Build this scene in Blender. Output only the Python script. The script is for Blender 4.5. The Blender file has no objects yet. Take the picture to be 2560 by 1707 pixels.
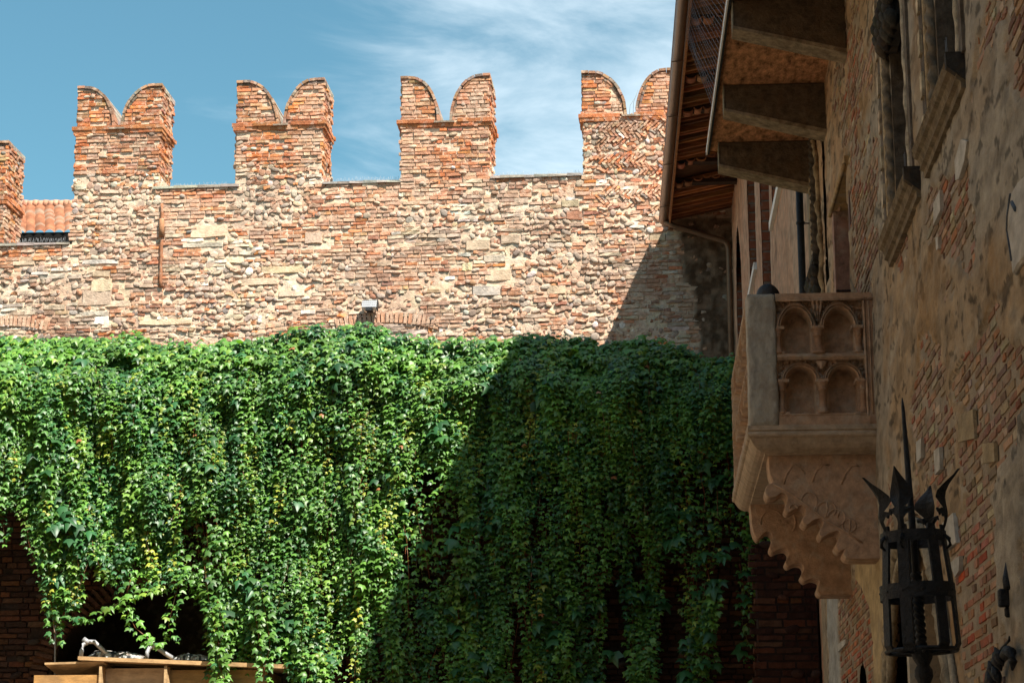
import bpy, math, random
import numpy as np
from mathutils import Vector, Matrix
R = math.radians
rnd = random.Random(7)
sc = bpy.context.scene
COL = sc.collection

# ------------------------------------------------------------------ camera
PITCH, YAW, FPX = R(14.04), R(3.63), 5200.0
cam_d = bpy.data.cameras.new('camera'); cam = bpy.data.objects.new('camera', cam_d); COL.objects.link(cam)
CAM = Vector((0, 0, 1.6))
cam.location = CAM
cam.rotation_euler = (R(90) + PITCH, 0, YAW)
cam_d.sensor_width = 36; cam_d.lens = 36 * FPX / 2560
cam_d.clip_start = .1; cam_d.clip_end = 3000
sc.camera = cam
Fw = Vector((-math.sin(YAW)*math.cos(PITCH), math.cos(YAW)*math.cos(PITCH), math.sin(PITCH)))
Rt = Vector((math.cos(YAW), math.sin(YAW), 0)); Up = Rt.cross(Fw)

# ------------------------------------------------------------------ sun and sky
SUND = Vector((-.46, .55, -1.0)).normalized()          # travel direction of the sunlight
sun_d = bpy.data.lights.new('sun', 'SUN'); sun = bpy.data.objects.new('sun', sun_d); COL.objects.link(sun)
sun_d.energy = 5.0; sun_d.angle = R(.5); sun_d.color = (1, .93, .82)
sun.rotation_euler = SUND.to_track_quat('-Z', 'Y').to_euler(); sun.location = (10, -10, 40)
tosun = -SUND
sun_el = math.asin(tosun.z); sun_az = math.atan2(tosun.x, tosun.y)
w = bpy.data.worlds.new('World'); sc.world = w; w.use_nodes = True
nt = w.node_tree; N = nt.nodes; L = nt.links; N.clear()
wo = N.new('ShaderNodeOutputWorld'); bg = N.new('ShaderNodeBackground'); L.new(bg.outputs[0], wo.inputs[0])
sky = N.new('ShaderNodeTexSky'); sky.sky_type = 'NISHITA'; sky.sun_disc = False
sky.sun_elevation = sun_el; sky.sun_rotation = sun_az; sky.air_density = 1.0; sky.dust_density = .6; sky.ozone_density = 1.4
bg.inputs[1].default_value = .071
tc = N.new('ShaderNodeTexCoord')
mp = N.new('ShaderNodeMapping'); mp.inputs['Scale'].default_value = (3.2, 3.2, 9.0); mp.inputs['Rotation'].default_value = (0, R(22), 0)
L.new(tc.outputs['Generated'], mp.inputs[0])
cn = N.new('ShaderNodeTexNoise'); cn.inputs['Scale'].default_value = 2.1; cn.inputs['Detail'].default_value = 9
cn.inputs['Roughness'].default_value = .58; cn.inputs['Distortion'].default_value = .7
L.new(mp.outputs[0], cn.inputs[0])
sx = N.new('ShaderNodeSeparateXYZ'); L.new(tc.outputs['Generated'], sx.inputs[0])
mx = N.new('ShaderNodeMapRange'); mx.interpolation_type = 'SMOOTHSTEP'
mx.inputs[1].default_value = -.27; mx.inputs[2].default_value = -.05; mx.inputs[3].default_value = -.20; mx.inputs[4].default_value = .19
L.new(sx.outputs[0], mx.inputs[0])
ad = N.new('ShaderNodeMath'); ad.operation = 'ADD'; L.new(cn.outputs[0], ad.inputs[0]); L.new(mx.outputs[0], ad.inputs[1])
mr = N.new('ShaderNodeMapRange'); mr.interpolation_type = 'SMOOTHSTEP'
mr.inputs[1].default_value = .46; mr.inputs[2].default_value = .95; mr.inputs[3].default_value = 0; mr.inputs[4].default_value = .62
L.new(ad.outputs[0], mr.inputs[0])
tint = N.new('ShaderNodeMix'); tint.data_type = 'RGBA'; tint.blend_type = 'MULTIPLY'; tint.inputs[0].default_value = 1
L.new(sky.outputs[0], tint.inputs[6]); tint.inputs[7].default_value = (.74, 1.13, .98, 1)
cm = N.new('ShaderNodeMix'); cm.data_type = 'RGBA'
L.new(mr.outputs[0], cm.inputs[0]); L.new(tint.outputs[2], cm.inputs[6]); cm.inputs[7].default_value = (8.6, 9.5, 10.0, 1)
L.new(cm.outputs[2], bg.inputs[0])
sc.view_settings.view_transform = 'Standard'; sc.view_settings.look = 'None'
sc.view_settings.exposure = 1.14; sc.view_settings.gamma = 1

# ------------------------------------------------------------------ photo geometry helpers (points on named planes)
K = 2560 / 2352
def ray(px, py): return Fw*FPX + Rt*(px-1280) + Up*(853.5-py)      # full-size photo pixels
def onY(px, py, Y): d = ray(px, py); return CAM + d*((Y-CAM.y)/d.y)
def onX(px, py, X): d = ray(px, py); return CAM + d*((X-CAM.x)/d.x)
def proj_np(P):                                                     # world -> 2352-wide pixels
    D = P - np.array(CAM); f = D@np.array(Fw); return (1280 + FPX*(D@np.array(Rt))/f)/K, (853.5 - FPX*(D@np.array(Up))/f)/K
BW_O = Vector((1.6, 36.6, 0)); BW_U = Vector((1, -.031, 0)).normalized(); BW_N = Vector((-.031, -1, 0)).normalized(); ZZ = Vector((0, 0, 1))
def bw(px, py, back=0.0):                                           # 2352 pixels -> (u,v) on the crenellated wall's face
    d = ray(px*K, py*K); o = BW_O - BW_N*back
    t = (o-CAM).dot(BW_N)/d.dot(BW_N); p = CAM + d*t - o
    return p.dot(BW_U), p.z + o.z

# ------------------------------------------------------------------ numpy value noise
def _h(i, j, k, s):
    n = (i*374761393 + j*668265263 + k*2147483647 + s*974711) & 0xffffffff
    n = ((n ^ (n >> 13))*1274126177) & 0xffffffff
    return ((n ^ (n >> 16)) & 0xffff)/65535.0
def vnoise(x, y, z=0.0, s=0):
    x = np.asarray(x, float); y = np.asarray(y, float) + 0*x; z = np.asarray(z, float) + 0*x
    i = np.floor(x).astype(np.int64); j = np.floor(y).astype(np.int64); k = np.floor(z).astype(np.int64)
    fx = x-i; fy = y-j; fz = z-k
    fx = fx*fx*(3-2*fx); fy = fy*fy*(3-2*fy); fz = fz*fz*(3-2*fz)
    def l(a, b, t): return a + (b-a)*t
    c = lambda a, b, d: _h(i+a, j+b, k+d, s)
    return l(l(l(c(0,0,0), c(1,0,0), fx), l(c(0,1,0), c(1,1,0), fx), fy), l(l(c(0,0,1), c(1,0,1), fx), l(c(0,1,1), c(1,1,1), fx), fy), fz)
def fbm(x, y, z=0.0, s=0, o=4):
    t = 0; a = .5; n = 0
    for q in range(o):
        t = t + a*vnoise(np.asarray(x)*2**q, np.asarray(y)*2**q, np.asarray(z)*2**q, s+q); n += a; a *= .5
    return t/n
def sm(a, b, x):
    t = np.clip((np.asarray(x)-a)/(b-a), 0, 1); return t*t*(3-2*t)

# ------------------------------------------------------------------ materials
def mat_col(name, rough=.85, scale=18, var=(.72, 1.18), bump=.35, bscale=60, spec=.25, metal=0.0, base=None, fine=None, streak=None):
    m = bpy.data.materials.new(name); m.use_nodes = True; t = m.node_tree; N = t.nodes; L = t.links
    b = N['Principled BSDF']; b.inputs['Roughness'].default_value = rough; b.inputs['Metallic'].default_value = metal
    b.inputs['Specular IOR Level'].default_value = spec
    tc = N.new('ShaderNodeTexCoord')
    if base is None:
        c = N.new('ShaderNodeAttribute'); c.attribute_name = 'Col'; co = c.outputs[0]
    else:
        c = N.new('ShaderNodeRGB'); c.outputs[0].default_value = (*base, 1); co = c.outputs[0]
    n = N.new('ShaderNodeTexNoise'); n.inputs['Scale'].default_value = scale; n.inputs['Detail'].default_value = 7; n.inputs['Roughness'].default_value = .65
    if streak:
        mpn = N.new('ShaderNodeMapping'); mpn.inputs['Scale'].default_value = streak; L.new(tc.outputs['Object'], mpn.inputs[0]); L.new(mpn.outputs[0], n.inputs[0])
    else: L.new(tc.outputs['Object'], n.inputs[0])
    r = N.new('ShaderNodeMapRange'); r.inputs[1].default_value = .3; r.inputs[2].default_value = .7
    r.inputs[3].default_value = var[0]; r.inputs[4].default_value = var[1]; L.new(n.outputs[0], r.inputs[0])
    mu = N.new('ShaderNodeVectorMath'); mu.operation = 'SCALE'; L.new(co, mu.inputs[0]); L.new(r.outputs[0], mu.inputs['Scale'])
    out = mu.outputs[0]
    if fine:
        n3 = N.new('ShaderNodeTexNoise'); n3.inputs['Scale'].default_value = fine[0]; n3.inputs['Detail'].default_value = 4; L.new(tc.outputs['Object'], n3.inputs[0])
        r3 = N.new('ShaderNodeMapRange'); r3.inputs[1].default_value = .52; r3.inputs[2].default_value = .66; L.new(n3.outputs[0], r3.inputs[0])
        mm = N.new('ShaderNodeMath'); mm.operation = 'MULTIPLY'; L.new(r3.outputs[0], mm.inputs[0]); mm.inputs[1].default_value = fine[2]
        mi = N.new('ShaderNodeMix'); mi.data_type = 'RGBA'; L.new(mm.outputs[0], mi.inputs[0]); L.new(out, mi.inputs[6]); mi.inputs[7].default_value = (*fine[1], 1); out = mi.outputs[2]
    L.new(out, b.inputs['Base Color'])
    if bump:
        n2 = N.new('ShaderNodeTexNoise'); n2.inputs['Scale'].default_value = bscale; n2.inputs['Detail'].default_value = 5; n2.inputs['Roughness'].default_value = .7
        L.new(tc.outputs['Object'], n2.inputs[0])
        bu = N.new('ShaderNodeBump'); bu.inputs['Strength'].default_value = bump; bu.inputs['Distance'].default_value = .02
        L.new(n2.outputs[0], bu.inputs['Height']); L.new(bu.outputs[0], b.inputs['Normal'])
    return m
M_STONE = mat_col('masonry_stone', .9, 14, (.68, 1.18), .8, 30, .15, fine=(9, (.70, .54, .42), .42))
M_MORTAR = mat_col('mortar', .95, 14, (.7, 1.15), .8, 30, .1)
M_PLASTER = mat_col('old_plaster', .92, 7, (.62, 1.28), 1.0, 16, .15, streak=(.5, .5, 1), fine=(5, (.30, .255, .19), .4))
M_BRICK = mat_col('house_brick', .9, 8, (.7, 1.15), .6, 26, .15, fine=(10, (.30, .25, .20), .45))
M_CARVE = mat_col('carved_red_marble', .75, 13, (.58, 1.22), .8, 38, .3, fine=(9, (.50, .42, .33), .45))
M_CARVEG = mat_col('weathered_grey_marble', .85, 16, (.6, 1.2), .9, 26, .25, streak=(1, 1, .5), fine=(7, (.30, .22, .15), .4))
M_DARKST = mat_col('dark_limestone', .85, 12, (.4, 1.5), .9, 24, .2, fine=(8, (.12, .075, .04), .5))
M_IRON = mat_col('black_wrought_iron', .5, 20, (.5, 1.9), .9, 45, .5, metal=.3, base=(.012, .014, .018))
M_COPPER = mat_col('brown_copper', .42, 6, (.7, 1.15), .15, 20, .5, metal=.35, base=(.17, .105, .065))
M_WOOD = mat_col('roof_timber', .8, 6, (.5, 1.5), .5, 20, .25, streak=(.3, 3, 3))
M_SOFFIT = mat_col('speckled_soffit', .95, 15, (.18, 2.4), 1.0, 24, .1, streak=(1, .4, 1))
M_DARKIN = mat_col('dark_interior', .9, 3, (.6, 1.2), 0, 20, .1, base=(.012, .011, .010))
M_TILE = mat_col('terracotta_tile', .85, 7, (.65, 1.2), .4, 30, .2)
M_STEEL = mat_col('galvanised_steel', .55, 9, (.7, 1.2), .2, 20, .4, metal=.2, base=(.34, .35, .37))
M_WHITE = mat_col('white_painted_metal', .5, 9, (.85, 1.05), .05, 20, .4, base=(.70, .70, .68))
M_PLY = mat_col('plywood', .75, 5, (.55, 1.25), .3, 20, .3, streak=(1, 1, 3), fine=(3, (.20, .12, .06), .45))
M_HAIR = mat_col('dark_hair', .5, 70, (.5, 1.8), .6, 80, .5, base=(.016, .014, .014))
M_SKIN = mat_col('skin', .6, 9, (.95, 1.05), .05, 20, .35, base=(.42, .24, .17))
M_CLOTH = mat_col('navy_cloth', .9, 30, (.8, 1.2), .2, 60, .1, base=(.03, .04, .08))
M_PAVE = mat_col('courtyard_paving', .85, 2.5, (.8, 1.15), .4, 12, .2, base=(.22, .18, .14))
def mat_leaf():
    m = bpy.data.materials.new('vine_leaf'); m.use_nodes = True; t = m.node_tree; N = t.nodes; L = t.links
    b = N['Principled BSDF']; b.inputs['Roughness'].default_value = .45; b.inputs['Specular IOR Level'].default_value = .6
    c = N.new('ShaderNodeAttribute'); c.attribute_name = 'Col'; L.new(c.outputs[0], b.inputs['Base Color'])
    tr = N.new('ShaderNodeBsdfTranslucent'); mu = N.new('ShaderNodeVectorMath'); mu.operation = 'MULTIPLY'
    mu.inputs[1].default_value = (1.7, 1.9, .45); L.new(c.outputs[0], mu.inputs[0]); L.new(mu.outputs[0], tr.inputs[0])
    mi = N.new('ShaderNodeMixShader'); mi.inputs[0].default_value = .26
    L.new(b.outputs[0], mi.inputs[1]); L.new(tr.outputs[0], mi.inputs[2]); L.new(mi.outputs[0], N['Material Output'].inputs[0])
    return m
M_LEAF = mat_leaf()

# ------------------------------------------------------------------ object helpers
def tag(o, label=None, cat=None, group=None, kind=None):
    if label: o['label'] = label
    if cat: o['category'] = cat
    if group: o['group'] = group
    if kind: o['kind'] = kind
    return o
ORG = {}
def thing(name, label, cat, loc, group=None):
    o = bpy.data.objects.new(name, None); COL.objects.link(o); o.location = loc; o.empty_display_size = .2
    ORG[o.name] = Vector(loc); return tag(o, label, cat, group)
def link_mesh(name, me, mat, parent, org):
    o = bpy.data.objects.new(name, me); COL.objects.link(o); me.materials.append(mat)
    if parent is not None: o.parent = parent; ORG[o.name] = org
    else: o.location = org; ORG[o.name] = org
    return o
def np_mesh(name, V, tri_or_quads, C, mat, parent=None, org=None, smooth=False):
    F = np.asarray(tri_or_quads); V = np.asarray(V, float)
    if org is None: org = ORG[parent.name] if parent is not None else Vector(((V[:,0].min()+V[:,0].max())/2, (V[:,1].min()+V[:,1].max())/2, V[:,2].min()))
    V = V - np.array(org)
    me = bpy.data.meshes.new(name); n = F.shape[1]
    me.vertices.add(len(V)); me.vertices.foreach_set('co', V.astype(np.float32).ravel())
    me.loops.add(F.size); me.loops.foreach_set('vertex_index', F.astype(np.int32).ravel())
    me.polygons.add(len(F)); me.polygons.foreach_set('loop_start', np.arange(0, F.size, n, dtype=np.int32))
    me.update(calc_edges=True)
    if smooth: me.polygons.foreach_set('use_smooth', np.ones(len(F), bool))
    if C is not None:
        a = me.color_attributes.new('Col', 'FLOAT_COLOR', 'POINT'); C = np.asarray(C, float)
        a.data.foreach_set('color', np.hstack([C, np.ones((len(C), 1))]).astype(np.float32).ravel())
    return link_mesh(name, me, mat, parent, Vector(org))
class MB:
    def __init__(s): s.v = []; s.f = []; s.c = []; s.sm = []
    def add(s, vs, fs, col=(.5, .5, .5), smooth=False):
        n = len(s.v); s.v += [tuple(v) for v in vs]; s.f += [tuple(i+n for i in f) for f in fs]
        if len(col) == len(vs) and not isinstance(col[0], (int, float)): s.c += [tuple(c) for c in col]
        else: s.c += [tuple(col)]*len(vs)
        s.sm += [smooth]*len(fs)
    def hexa(s, p, col=(.5, .5, .5)):      # p: 8 points, 0-3 back ring, 4-7 front ring
        s.add(p, [(3,2,1,0), (4,5,6,7), (0,1,5,4), (1,2,6,5), (2,3,7,6), (3,0,4,7)], col)
    def box(s, a, b, col=(.5, .5, .5)):
        x0, y0, z0 = a; x1, y1, z1 = b
        s.hexa([(x0,y0,z0), (x1,y0,z0), (x1,y1,z0), (x0,y1,z0), (x0,y0,z1), (x1,y0,z1), (x1,y1,z1), (x0,y1,z1)], col)
    def prism(s, pts, vec, col=(.5, .5, .5)):   # polygon pts (3d) extruded by vec
        n = len(pts); vec = Vector(vec); a = [Vector(p) for p in pts]; b = [p+vec for p in a]
        s.add(a+b, [tuple(range(n))[::-1], tuple(range(n, 2*n))] + [(i, (i+1) % n, n+(i+1) % n, n+i) for i in range(n)], col)
    def tube(s, path, rad, seg=8, col=(.5, .5, .5), smooth=True, cap=True):
        path = [Vector(p) for p in path]; n = len(path); vs = []; fs = []
        up = Vector((.13, .21, .97)).normalized()
        for i, p in enumerate(path):
            d = (path[min(i+1, n-1)]-path[max(i-1, 0)]).normalized()
            a = d.cross(up)
            if a.length < .05: a = d.cross(Vector((1, 0, 0)))
            a.normalize(); b = d.cross(a); r = rad[i] if isinstance(rad, (list, tuple)) else rad
            for k in range(seg): t = 2*math.pi*k/seg; vs.append(p + a*math.cos(t)*r + b*math.sin(t)*r)
        for i in range(n-1):
            for k in range(seg): fs.append((i*seg+k, i*seg+(k+1) % seg, (i+1)*seg+(k+1) % seg, (i+1)*seg+k))
        if cap: fs.append(tuple(range(seg))[::-1]); fs.append(tuple((n-1)*seg+k for k in range(seg)))
        s.add(vs, fs, col, smooth)
    def lathe(s, base, prof, seg=16, col=(.5, .5, .5), axis=ZZ, squash=1.0):
        axis = Vector(axis).normalized(); a = axis.cross(Vector((0, 1, 0)))
        if a.length < .1: a = Vector((1, 0, 0))
        a.normalize(); b = axis.cross(a); base = Vector(base); vs = []; fs = []
        for h, r in prof:
            for k in range(seg): t = 2*math.pi*k/seg; vs.append(base + axis*h + a*math.cos(t)*r + b*math.sin(t)*r*squash)
        for i in range(len(prof)-1):
            for k in range(seg): fs.append((i*seg+k, i*seg+(k+1) % seg, (i+1)*seg+(k+1) % seg, (i+1)*seg+k))
        fs.append(tuple(range(seg))[::-1]); fs.append(tuple((len(prof)-1)*seg+k for k in range(seg)))
        s.add(vs, fs, col, True)
    def twist(s, path, r, turns, col, lobes=3, seg=18):     # rope / barley-twist bar
        path = [Vector(p) for p in path]; n = len(path); vs = []; fs = []
        for i, p in enumerate(path):
            d = (path[min(i+1, n-1)]-path[max(i-1, 0)]).normalized(); a = d.cross(Vector((0, 1, .1))).normalized(); b = d.cross(a)
            for k in range(seg):
                t = 2*math.pi*k/seg; q = r*(1+.24*math.cos(lobes*(t + 2*math.pi*turns*i/(n-1))))
                vs.append(p + a*math.cos(t)*q + b*math.sin(t)*q)
        for i in range(n-1):
            for k in range(seg): fs.append((i*seg+k, i*seg+(k+1) % seg, (i+1)*seg+(k+1) % seg, (i+1)*seg+k))
        fs.append(tuple(range(seg))[::-1]); fs.append(tuple((n-1)*seg+k for k in range(seg)))
        s.add(vs, fs, col, True)
    def shear(s, k, y0): s.v = [(x+k*(y0-y), y, z) for x, y, z in s.v]
    def build(s, name, mat, parent=None, org=None):
        V = np.array(s.v, float)
        if org is None: org = ORG[parent.name] if parent is not None else Vector(((V[:,0].min()+V[:,0].max())/2, (V[:,1].min()+V[:,1].max())/2, V[:,2].min()))
        me = bpy.data.meshes.new(name); me.from_pydata((V-np.array(org)).tolist(), [], s.f)
        me.polygons.foreach_set('use_smooth', s.sm)
        a = me.color_attributes.new('Col', 'FLOAT_COLOR', 'POINT'); C = np.array(s.c, float)
        a.data.foreach_set('color', np.hstack([C, np.ones((len(C), 1))]).astype(np.float32).ravel())
        me.update()
        return link_mesh(name, me, mat, parent, Vector(org))
def jc(c, a=.12, r=rnd):
    f = 1 + r.uniform(-a, a); return tuple(max(.004, x*f*(1+r.uniform(-a, a)*.35)) for x in c)
def mixc(a, b, t): return tuple(x+(y-x)*t for x, y in zip(a, b))

# ------------------------------------------------------------------ masonry
class Frame:
    def __init__(s, o, eu, ev, n): s.o = Vector(o); s.u = Vector(eu); s.v = Vector(ev); s.n = Vector(n)
    def P(s, u, v, d=0.0): return s.o + s.u*u + s.v*v + s.n*d
BRICKS = [((.50, .165, .065), 6), ((.48, .21, .11), 4), ((.30, .12, .075), 2), ((.52, .30, .16), 1.5), ((.60, .22, .07), 3)]
COBBS = [((.40, .30, .22), 4), ((.27, .20, .16), 3), ((.50, .42, .34), 3), ((.20, .18, .17), 2), ((.40, .21, .13), 3.5), ((.70, .66, .60), 1.2), ((.60, .45, .29), 2), ((.46, .19, .09), 1.5)]
BLOCKS = [((.66, .50, .34), 4), ((.70, .58, .46), 3), ((.74, .71, .65), 1.4), ((.52, .42, .30), 2)]
def pick(P, r):
    t = r.uniform(0, sum(w for _, w in P))
    for c, w in P:
        t -= w
        if t <= 0: return c
    return P[0][0]
def brick(mb, fr, u0, u1, v0, v1, d, col, r, ang=0.0, j=.006, ins=.008):
    cu, cv = (u0+u1)/2, (v0+v1)/2; hu, hv = (u1-u0)/2, (v1-v0)/2; ca, sa = math.cos(ang), math.sin(ang)
    def q(a, b, dd): return fr.P(cu+a*ca-b*sa, cv+a*sa+b*ca, dd)
    J = lambda: r.uniform(-j, j)
    back = [q(-hu, -hv, -.03), q(hu, -hv, -.03), q(hu, hv, -.03), q(-hu, hv, -.03)]
    nm = 3 if hu > .05 else 2                                   # front edge broken into short jittered steps
    fx = [-hu+ins + (2*hu-2*ins)*i/nm for i in range(nm+1)]
    bot = [q(x+J()*.5, -hv+ins*.8+J(), d+J()*1.2) for x in fx]; top = [q(x+J()*.5, hv-ins*.8+J(), d+J()*1.2) for x in fx]
    vs = back+bot+top; b0 = 4; t0 = 4+nm+1
    fs = [(b0+i, b0+i+1, t0+i+1, t0+i) for i in range(nm)]
    fs += [tuple([0, 1] + [b0+i for i in range(nm, -1, -1)]), tuple([2, 3] + [t0+i for i in range(nm+1)]), (1, 2, t0+nm, b0+nm), (3, 0, b0, t0)]
    mb.add(vs, fs, col)
def cobble(mb, fr, cu, cv, a, b, d, ang, col, r, seg=9):
    ca, sa = math.cos(ang), math.sin(ang); vs = []; p = r.uniform(.75, 1.0); ph = r.uniform(0, 6)
    for k, (h, q) in enumerate(((-.25, 1.0), (.35, .97), (.78, .83), (.96, .50))):
        for i in range(seg):
            t = 2*math.pi*i/seg; w = 1 + .10*math.sin(2*t+ph) + r.uniform(-.05, .05)
            x = a*q*w*math.copysign(abs(math.cos(t))**p, math.cos(t)); y = b*q*w*math.copysign(abs(math.sin(t))**p, math.sin(t))
            vs.append(fr.P(cu+x*ca-y*sa, cv+x*sa+y*ca, d*h))
    vs.append(fr.P(cu, cv, d)); n = len(vs)-1
    fs = [(k*seg+i, k*seg+(i+1) % seg, (k+1)*seg+(i+1) % seg, (k+1)*seg+i) for k in range(3) for i in range(seg)]
    fs += [(3*seg+i, 3*seg+(i+1) % seg, n) for i in range(seg)]
    mb.add(vs, fs, col, True)
def masonry(mb, fr, v0, v1, spans, style, seed, blocks=(), wash=0.0, tone=(.50, .38, .28), dmax=.03, rag=.0, dark=None, only=None):
    if only is None:
        masonry(mb, fr, v0, v1, spans, style, seed+1000, blocks, wash, tone, dmax, rag, dark, 'cobble'); masonry(mb, fr, v0, v1, spans, style, seed, blocks, wash, tone, dmax, rag, dark, 'brick'); return
    r = random.Random(seed); v = v0
    def C(c, u, vv):
        c = mixc(jc(c, .24, r), tone, max(0, min(.85, wash*r.uniform(.0, 1.35))))
        if dark is not None: c = dark(u, vv, c)
        return c
    for (bu0, bu1, bv0, bv1, bc) in (blocks if only == 'brick' else ()):
        brick(mb, fr, bu0, bu1, bv0, bv1, r.uniform(.015, dmax), C(bc, bu0, bv0), r, 0, .012, .014)
    while v < v1-.02:
        h = r.uniform(.064, .084) if only == 'brick' else r.uniform(.095, .13); h = min(h, v1-v); vm = v+h/2
        for (a, b) in spans(vm):
            u = a - r.uniform(0, .1) if rag == 0 else a + r.uniform(-rag, rag)
            bb = b + (r.uniform(-rag, rag) if rag else 0)
            while u < bb-.02:
                st = style(u+.05, vm); blk = None
                for B in blocks:
                    if B[2]-.02 < vm < B[3]+.02 and u+.05 > B[0] and u < B[1]: blk = B; break
                if blk: u = blk[1]+.012; continue
                if (st == 'cobble') != (only == 'cobble'):
                    if only == 'cobble' and st == 'brick' and r.random() < .035: cobble(mb, fr, u+.05, vm, r.uniform(.05, .09), r.uniform(.03, .045), r.uniform(.03, .05), r.gauss(0, .2), C(pick(COBBS, r), u, vm), r)
                    if only == 'brick' and st == 'cobble' and r.random() < .10: brick(mb, fr, u, u+r.uniform(.08, .2), v, v+h*.8, r.uniform(.0, .03), C(pick(BRICKS, r), u, vm), r, r.gauss(0, .25), .01)
                    u += .06; continue
                if st == 'cobble':
                    wd = r.uniform(.095, .20) if r.random() < .6 else r.uniform(.05, .10); ww = min(wd, b-u+.03); k = r.random()
                    if k < .70:
                        ang = r.gauss(0, .5) if k < .55 else r.uniform(.6, 1.1)*(1 if int(v*7) % 2 else -1)
                        cobble(mb, fr, u+ww/2, vm+r.uniform(-.03, .03), ww*.52, h*r.uniform(.34, .62), r.uniform(.006, .036), ang, C(pick(COBBS, r), u, vm), r)
                    elif k < .96:
                        hb_ = r.uniform(.045, .075)/2; cb_ = vm+r.uniform(-.02, .02); ww = max(ww, r.uniform(.08, .22)); brick(mb, fr, u, u+ww, cb_-hb_, cb_+hb_, r.uniform(.0, .04), C(pick(BRICKS, r), u, vm), r, r.gauss(0, .18), .012)
                    u += ww*.97
                elif st == 'slant':
                    sgn = 1 if int((vm+50)/.16) % 2 else -1
                    brick(mb, fr, u-.045, u+.105, vm-.030, vm+.022, r.uniform(.012, .05), C(pick(BRICKS, r) if r.random() < .8 else pick(COBBS, r), u, vm), r, sgn*r.uniform(.6, .95), .008)
                    u += r.uniform(.070, .090)
                elif st == 'rough':
                    wd = r.uniform(.05, .2)
                    if r.random() < .55: brick(mb, fr, u, u+wd, v+r.uniform(0, .012), v+h-r.uniform(0, .012), r.uniform(-.012, .02), C(pick(BRICKS, r) if r.random() < .55 else pick(BLOCKS, r), u, vm), r, r.gauss(0, .06), .014)
                    u += wd
                elif st == 'none': u += .05
                elif st == 'block':
                    wd = r.uniform(.16, .42)
                    brick(mb, fr, u, min(u+wd, b+.02), v+.004, v+h-.004, r.uniform(.0, dmax), C(pick(BLOCKS, r), u, vm), r, 0, .012); u += wd+.008
                else:
                    wd = r.choice((.12, .14, .22, .24, .26, .28))*r.uniform(.9, 1.08)
                    u1 = min(u+wd, bb); 
                    if bb-u1 < .05: u1 = bb
                    if r.random() < .945: brick(mb, fr, u, u1, v+.0045, v+h-.0045, r.uniform(.006, dmax), C(pick(BRICKS, r), u, vm), r, r.gauss(0, .008), .006)
                    u = u1 + .009
        v += h
def mortar_grid(name, fr, u0, u1, v0, v1, res, inside, colf, parent, mat, amp=.018, seed=0, disp=None, base=0.0):
    nu = max(2, int((u1-u0)/res)+1); nv = max(2, int((v1-v0)/res)+1)
    U, V = np.meshgrid(np.linspace(u0, u1, nu), np.linspace(v0, v1, nv)); u = U.ravel(); v = V.ravel()
    d = base + amp*(fbm(u*9, v*9, 0, seed, 4)-.5)*2 if disp is None else disp(u, v)
    P = np.array(fr.o)[None] + u[:,None]*np.array(fr.u) + v[:,None]*np.array(fr.v) + d[:,None]*np.array(fr.n)
    idx = np.arange(nu*nv).reshape(nv, nu)
    Q = np.stack([idx[:-1,:-1], idx[:-1,1:], idx[1:,1:], idx[1:,:-1]], -1).reshape(-1, 4)
    if inside is not None:
        cu = u[Q].mean(1); cv = v[Q].mean(1); Q = Q[inside(cu, cv)]
    return np_mesh(name, P, Q, colf(u, v), mat, parent, None, True)
def mortar_col(u, v, s=3):
    a = fbm(u*1.6, v*1.6, 0, s, 4)[:,None]; b = fbm(u*7, v*7, 0, s+9, 3)[:,None]
    c = np.array((.74, .58, .44))*(1-sm(.35, .65, a)) + np.array((.62, .42, .30))*sm(.35, .65, a)
    c = c*(1-.6*sm(.5, .75, b)) + np.array((.70, .57, .38))*.6*sm(.5, .75, b)
    return c

# ================================================================== GROUND
g = MB(); g.add([(-300, -300, 0), (300, -300, 0), (300, 300, 0), (-300, 300, 0)], [(0, 1, 2, 3)])
tag(g.build('ground', M_PAVE), kind='structure')

# ================================================================== CRENELLATED WALL
FB = Frame(BW_O, BW_U, ZZ, BW_N)
WT = .92
cw = thing('crenellated_wall', 'tall sunlit medieval wall of brick, cobbles and cream stone, topped by swallowtail merlons against the sky', 'wall', BW_O + BW_U*(-6))
def bu(px, py=600): return bw(px, py)[0]
def bv(px, py): return bw(px, py)[1]
# wall top segments: (u0,u1,vtop)
SEG = [(bu(-420), bu(163), bv(80, 562)), (bu(163), bu(345), bv(250, 432)), (bu(345), bu(543), bv(440, 431)), (bu(543), bu(738), bv(640, 425)), (bu(738), bu(922), bv(830, 420)),
       (bu(922), bu(1126), bv(1020, 414)), (bu(1126), bu(1338), bv(1230, 406)), (bu(1338), bu(1790), bv(1440, 398))]
body = MB()
for a, b, t in SEG: body.hexa([FB.P(a, 0, -WT), FB.P(b, 0, -WT), FB.P(b, 0, -.02), FB.P(a, 0, -.02), FB.P(a, t-.015, -WT), FB.P(b, t-.015, -WT), FB.P(b, t-.015, -.02), FB.P(a, t-.015, -.02)], (.50, .38, .28))
wallbody = body.build('wall_body', M_MORTAR, cw)
def vtop(u):
    o = np.full(np.shape(u), -1e9)
    for a, b, t in SEG: o = np.where((u >= a) & (u < b), t, o)
    return o
def px_of(u, v): # 2352 px of a wall point (arrays)
    P = np.array(BW_O)[None] + np.asarray(u)[:,None]*np.array(BW_U) + np.asarray(v)[:,None]*np.array((0, 0, 1.)); return proj_np(P)
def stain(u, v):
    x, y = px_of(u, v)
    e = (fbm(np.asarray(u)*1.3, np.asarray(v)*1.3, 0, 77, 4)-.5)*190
    return sm(-14, 14, x + e*.45 - (1556 + .09*(y-520)))*sm(-10, 10, y-500 + 0*x)
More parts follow.
